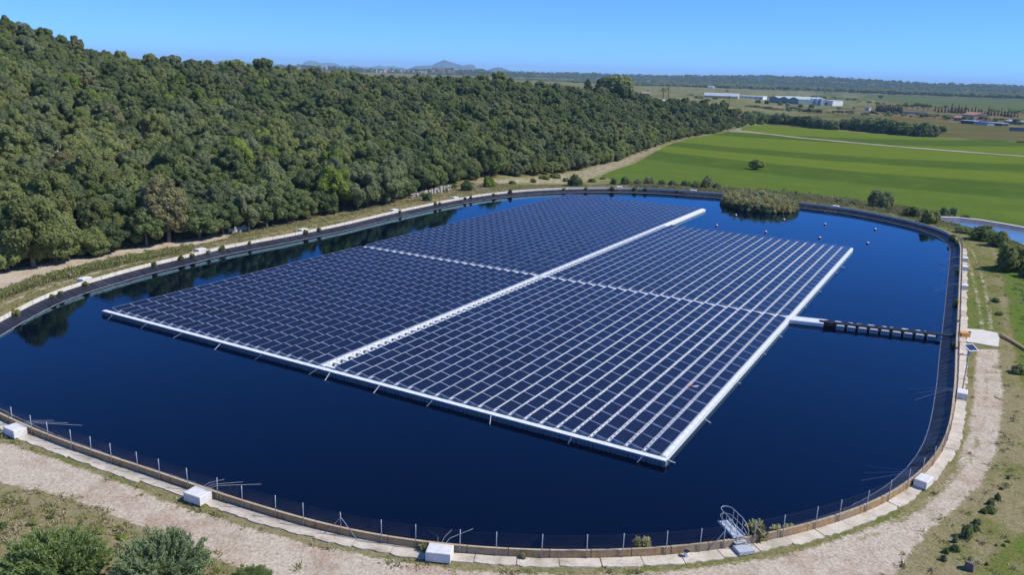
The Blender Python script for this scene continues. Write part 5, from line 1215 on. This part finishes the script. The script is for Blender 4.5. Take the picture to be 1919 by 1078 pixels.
def building(name, label, cat, px0, py0, px1, py1, hpx, depth, wall, roof, style='gable', bays=1, doors=(), wins=0, over=.3):
    a, ang, L = frame_(px0, py0, px1, py1); hm = hpx/pxm(a); r_ = thing(name, label, cat, a, ang)
    mb = MB(); mb.box((L/2, depth/2, hm/2-.2), (L, depth, hm+.4)); 
    if style == 'multigable':
        w_ = L/bays
        for k_ in range(bays): mb.add([(k_*w_, .0, hm), ((k_+1)*w_, .0, hm), ((k_+.5)*w_, .0, hm*1.38), (k_*w_, depth, hm), ((k_+1)*w_, depth, hm), ((k_+.5)*w_, depth, hm*1.38)], [(0, 1, 2), (5, 4, 3)], 0)
    mb.build('wall', wall, r_); rm = MB()
    if style == 'flat': rm.box((L/2, depth/2, hm+.25), (L+.4, depth+.4, .5)); 
    elif style == 'gable':
        rh = min(depth*.22, hm*.5); rm.add([(-over, -over, hm), (L+over, -over, hm), (L+over, depth/2, hm+rh), (-over, depth/2, hm+rh), (L+over, depth+over, hm), (-over, depth+over, hm)], [(0, 1, 2, 3), (3, 2, 4, 5), (0, 3, 5), (1, 4, 2), (0, 5, 4, 1)], 0)
    elif style == 'multigable':
        w_ = L/bays
        for k_ in range(bays):
            x0, x1 = k_*w_-.02, (k_+1)*w_+.02; xm = (x0+x1)/2; t_ = .25
            rm.add([(x0, -over, hm+t_), (xm, -over, hm*1.38+t_), (xm, depth, hm*1.38+t_), (x0, depth, hm+t_), (x1, -over, hm+t_), (x1, depth, hm+t_), (x0, -over, hm), (xm, -over, hm*1.38), (x1, -over, hm)], [(0, 1, 2, 3), (1, 4, 5, 2), (0, 6, 7, 1), (1, 7, 8, 4)], 0)
    rm.build('roof', roof, r_)
    for f, wd, hh in doors:
        d_ = MB(); d_.box((L*f, -.12, hm*hh/2), (wd, .25, hm*hh)); d_.build('door', M['dark'], r_)
    for k_ in range(wins):
        d_ = MB(); d_.box((L*(k_+.5)/wins, -.08, hm*.6), (L/wins*.35, .2, hm*.22)); d_.build('window', M['dark'], r_)
    return r_, L, hm
building('warehouse', 'long salmon warehouse with grey sheet roof on the plain', 'warehouse', 1318, 188.5, 1382, 191, 10, 26, M['salmon'], M['greyroof'], 'gable', doors=((.72, 5, .6),))
building('warehouse', 'low white warehouse right of the salmon one', 'warehouse', 1383, 187.5, 1429, 189.5, 8, 22, M['whitewall'], M['whitewall'], 'flat', wins=5)
building('warehouse', 'green grey shed with three curved gables', 'warehouse', 1441, 193.5, 1496, 197, 10, 46, M['shed'], M['shedroof'], 'multigable', 3, doors=((.48, 9, .55), (.30, 6, .4)))
building('warehouse', 'white block at the right end of the warehouses', 'warehouse', 1543, 197, 1560, 198, 8.5, 20, M['whitewall'], M['whitewall'], 'flat', doors=((.25, 4, .6),))
a, ang, L = frame_(1497, 196.5, 1542, 198); r_ = thing('silo_building', 'grey plant building with a row of upright silos between the shed and the white block', 'building', a, ang); hm = 14/pxm(a)
mb = MB(); mb.box((L/2, 16, hm*.40), (L, 20, hm*.8)); mb.build('wall', M['shed'], r_); mb = MB(); mb.box((L*.74, 16, hm*.8+.3), (L*.5, 20.4, .6)); mb.box((L*.25, 16, hm*.8+.25), (L*.49, 20.3, .5)); mb.build('roof', M['shedroof'], r_)
for k_ in range(4):
    mb = MB(); x = L*(.34+k_*.19); mb.tube([(x, 2.5, 0), (x, 2.5, hm*.86), (x, 2.5, hm*.97)], [2.6, 2.6, .4], 14); mb.build('silo', M['silo'], r_, False)
building('house', 'tiny white house at the edge of the far pine wood', 'house', 1326, 168, 1337, 168.4, 5.5, 10, M['whitewall'], M['greyroof'], 'gable')
building('farmhouse', 'rosy farmhouse with pale roof in front of the cypress row', 'farmhouse', 1801, 224, 1824, 226, 10, 14, M['rosy'], M['tile'], 'gable', wins=3)
building('farmhouse', 'low tiled wing on the left of the rosy farmhouse', 'farmhouse', 1786, 226, 1802, 227, 6, 10, M['stone'], M['tile'], 'gable', wins=2)
building('barn', 'dark open barn in front of the farmhouse', 'barn', 1800, 231, 1824, 232.5, 5, 9, M['dark'], M['greyroof'], 'flat')
building('barn', 'shed with a bright blue sheet roof in front of the farm', 'barn', 1826, 233, 1850, 235, 4, 8, M['greyroof'], M['bluesheet'], 'flat')
building('barn', 'long low grey shed right of the blue roof', 'barn', 1850, 234, 1876, 236, 4, 8, M['dark'], M['greyroof'], 'flat')
building('barn', 'grey roofed shed at the far right of the farm', 'barn', 1882, 231, 1914, 234, 5, 9, M['stone'], M['greyroof'], 'gable')
building('hut', 'small grey hut alone left of the square cypress block', 'hut', 1620.5, 207, 1628, 207.4, 5, 6, M['greyroof'], M['greyroof'], 'flat')
building('garden_wall', 'long low grey wall right of the square cypress block', 'wall', 1690, 212, 1738, 214.5, 3, 1, M['greyroof'], M['greyroof'], 'flat')
p_ = ontop(1212, 560); 
def hillhouse(px, ytop, ybot, wpx, dst, label, wall, roof, st='gable'):
    p_ = ontop(px, dst); d = ray(px, ytop); zt = CAMZ+d[2]/math.hypot(d[0], d[1])*dst; hm = max(2.5, zt-p_[2]); w_ = wpx/pxm(p_); az = math.atan2(p_[0], p_[1]); r_ = thing('house', label, 'house', p_, -az)
    mb = MB(); mb.box((0, 3, hm/2-.3), (w_, 6, hm+.6)); mb.build('wall', wall, r_); mb = MB()
    mb.add([(-w_/2-.2, -.3, hm), (w_/2+.2, -.3, hm), (w_/2+.2, 3, hm+1.4), (-w_/2-.2, 3, hm+1.4), (w_/2+.2, 6.3, hm), (-w_/2-.2, 6.3, hm)], [(0, 1, 2, 3), (3, 2, 4, 5), (0, 3, 5), (1, 4, 2), (0, 5, 4, 1)]); mb.box((w_*.3, 3, hm+1.6), (.6, .6, 1.6)); mb.build('roof', roof, r_)
    mb = MB(); mb.box((-w_*.2, -.05, hm*.45), (1, .15, 1.3)); mb.build('window', M['dark'], r_)
hillhouse(1208, 175, 180, 14, 590, 'ruined ochre stone house among grey trees past the hill', M['stone'], M['stone'])
hillhouse(1247, 190, 195, 15, 600, 'low dark roofed cabin under the palms', M['whitewall'], M['greyroof'])
hillhouse(1115, 169, 172, 12, 520, 'half hidden house beside the dark conifer', M['stone'], M['tile'])
# village on the far rise
vg = random.Random(5)
VH = [(562, 126, 8), (570, 128, 7), (604, 124, 8), (612, 124, 6), (683, 129, 12), (697, 131, 6), (706, 131, 7), (714, 132, 6), (722, 131, 7), (729, 131, 6), (736, 132, 7), (752, 130, 7), (758, 131, 6), (766, 132, 7), (775, 132, 6), (786, 133, 8), (792, 134, 9), (798, 133, 6), (812, 131, 8), (824, 131, 7), (831, 131, 6), (843, 133, 8), (850, 133, 6), (704, 136, 7), (722, 136, 8), (746, 137, 6)]
hm_ = {}
for i, (a, b, w_) in enumerate(VH):
    b += vg.uniform(-.3, 1.6); D = 3350-(b-124)*12; d = ray(a, b); hh = math.hypot(d[0], d[1]); x, y, z = d[0]/hh*D, d[1]/hh*D, CAMZ+d[2]/hh*D
    wm = w_/FPX*D*vg.uniform(.4, .75); hm = vg.uniform(1.0, 2.0)/FPX*D; col = vg.choice([M['whitewall'], M['whitewall'], M['salmon'], M['stone']])
    lab = 'largest pale building of the far village on the horizon' if i == 4 else 'small pale house of the far village on the horizon'
    r_ = thing('house', lab, 'house', (x, y, z-hm*.5), -math.atan2(x, y), None if i == 4 else 'houses of the far village'); mb = MB(); mb.box((0, 0, -4), (wm, 8, hm*2+8)); mb.build('wall', col, r_)
    mb = MB(); mb.add([(-wm/2-.3, -4.3, hm), (wm/2+.3, -4.3, hm), (wm/2+.3, 0, hm+2), (-wm/2-.3, 0, hm+2), (wm/2+.3, 4.3, hm), (-wm/2-.3, 4.3, hm)], [(0, 1, 2, 3), (3, 2, 4, 5), (0, 3, 5), (1, 4, 2), (0, 5, 4, 1)]); mb.build('roof', M['tile'], r_)
for a, b, w_ in ((1424, 143.6, 6), (1215, 150, 5), (1330, 156, 5), (1560, 170, 5), (1120, 145, 6), (1706, 169, 14)):
    D = 3300; d = ray(a, b); hh = math.hypot(d[0], d[1]); x, y, z = d[0]/hh*D, d[1]/hh*D, CAMZ+d[2]/hh*D; wm = w_/FPX*D; r_ = thing('house', 'tiny pale house among the woods of the far ridge', 'house', (x, y, z-2), -math.atan2(x, y), 'houses in the far woods'); mb = MB(); mb.box((0, 0, -2), (wm, 8, 9)); mb.build('wall', M['whitewall'], r_); mb = MB(); mb.box((0, 0, 2.8), (wm+.6, 8.6, .6)); mb.build('roof', M['tile'], r_)
# ground mounted panels at the right edge
a, ang, L = frame_(1891, 246, 1921, 247.5); r_ = thing('ground_array', 'small ground mounted solar array on the dry plain at the right edge', 'solar array', a, ang); hm = 8/pxm(a)
for k_ in range(6):
    mb = MB(); w_ = L/6; mb.box((w_*(k_+.5), 1, hm*.55), (w_*.92, .1, hm), M=Matrix.Rotation(R(-35), 3, 'X')); mb.build('solar_panel', M['cells'], r_)
mb = MB()
for k_ in range(4): mb.tube([(L*(k_+.5)/4, 1.2, 0), (L*(k_+.5)/4, 1.2, hm*.6)], .1, 5)
mb.build('support_frame', M['galv'], r_)
# utility poles
pm = MB(); pm.tube([(0, 0, 0), (0, 0, 1)], [.013, .008], 6); pm.box((0, 0, .94), (.16, .012, .012)); pmesh = pm.mesh('pole', M['float_grey'])
for a, b, h_ in ((1724, 257, 20), (1712, 221, 13), (1653, 222, 12), (1594, 215, 11), (1525, 216, 12), (1492, 166, 8), (1496, 178, 9), (1608, 213, 8), (1639, 175, 10)):
    p_ = P(a, b, ZP); o = link('utility_pole', pmesh); o.location = p_; k_ = h_/pxm(p_); o.scale = (k_, k_, k_); tag(o, 'slender utility pole in front of the hedge' if a == 1724 else 'slender utility pole on the open plain', 'pole', None if a == 1724 else 'utility poles of the plain')

# ------------------------------------------------------------------ light, air, render settings
EL, AZ = R(47), math.atan2(1.0, -.10)                      # sun to the right, a touch towards the camera
sd = Vector((math.sin(AZ)*math.cos(EL), math.cos(AZ)*math.cos(EL), math.sin(EL)))
sl = bpy.data.lights.new('sun', 'SUN'); sl.energy = 4.9; sl.angle = R(.5); sl.color = (1, .955, .88); so = bpy.data.objects.new('sun', sl); COL.objects.link(so)
so.rotation_euler = sd.to_track_quat('Z', 'Y').to_euler()
wd = bpy.data.worlds.new('World'); SC.world = wd; wd.use_nodes = True; nt = wd.node_tree; bg = nt.nodes['Background']
sk = nt.nodes.new('ShaderNodeTexSky'); sk.sky_type = 'NISHITA'; sk.sun_disc = False; sk.sun_elevation = EL; sk.sun_rotation = AZ
sk.altitude = 3000; sk.air_density = .6; sk.dust_density = 0; sk.ozone_density = 10.0
gm_ = nt.nodes.new('ShaderNodeGamma'); gm_.inputs[1].default_value = .75; hs = nt.nodes.new('ShaderNodeMix'); hs.data_type = 'RGBA'; hs.blend_type = 'MULTIPLY'; hs.inputs[0].default_value = 1; hs.inputs[7].default_value = (1.38, 2.38, 3.75, 1)
nt.links.new(sk.outputs[0], gm_.inputs[0]); nt.links.new(gm_.outputs[0], hs.inputs[6]); nt.links.new(hs.outputs[2], bg.inputs[0]); bg.inputs[1].default_value = .1

hz = MB(); hz.box((0, 2000, 102), (48000, 48000, 216)); hm_ = bpy.data.materials.new('haze_air'); hm_.use_nodes = True; t = hm_.node_tree
t.nodes.remove(t.nodes['Principled BSDF']); pv_ = t.nodes.new('ShaderNodeVolumePrincipled'); pv_.inputs['Color'].default_value = (.48, .74, 1.0, 1); pv_.inputs['Density'].default_value = 8e-5; pv_.inputs['Anisotropy'].default_value = 0
t.links.new(pv_.outputs[0], t.nodes['Material Output'].inputs['Volume'])
ho = hz.build('haze', hm_); ho['kind'] = 'stuff'; ho['label'] = 'thin blue haze over the plain'

SC.render.engine = 'CYCLES'; cy = SC.cycles
SC.view_settings.view_transform = 'Standard'; SC.view_settings.look = 'None'; SC.view_settings.exposure = 0.0; SC.view_settings.gamma = 1.0
cy.use_denoising = True
try: cy.denoiser = 'OPENIMAGEDENOISE'
except Exception: pass
cy.max_bounces = 5; cy.diffuse_bounces = 2; cy.glossy_bounces = 3; cy.transmission_bounces = 2; cy.volume_bounces = 1; cy.transparent_max_bounces = 8
cy.use_fast_gi = False; cy.caustics_reflective = False; cy.caustics_refractive = False
SC.render.use_persistent_data = False
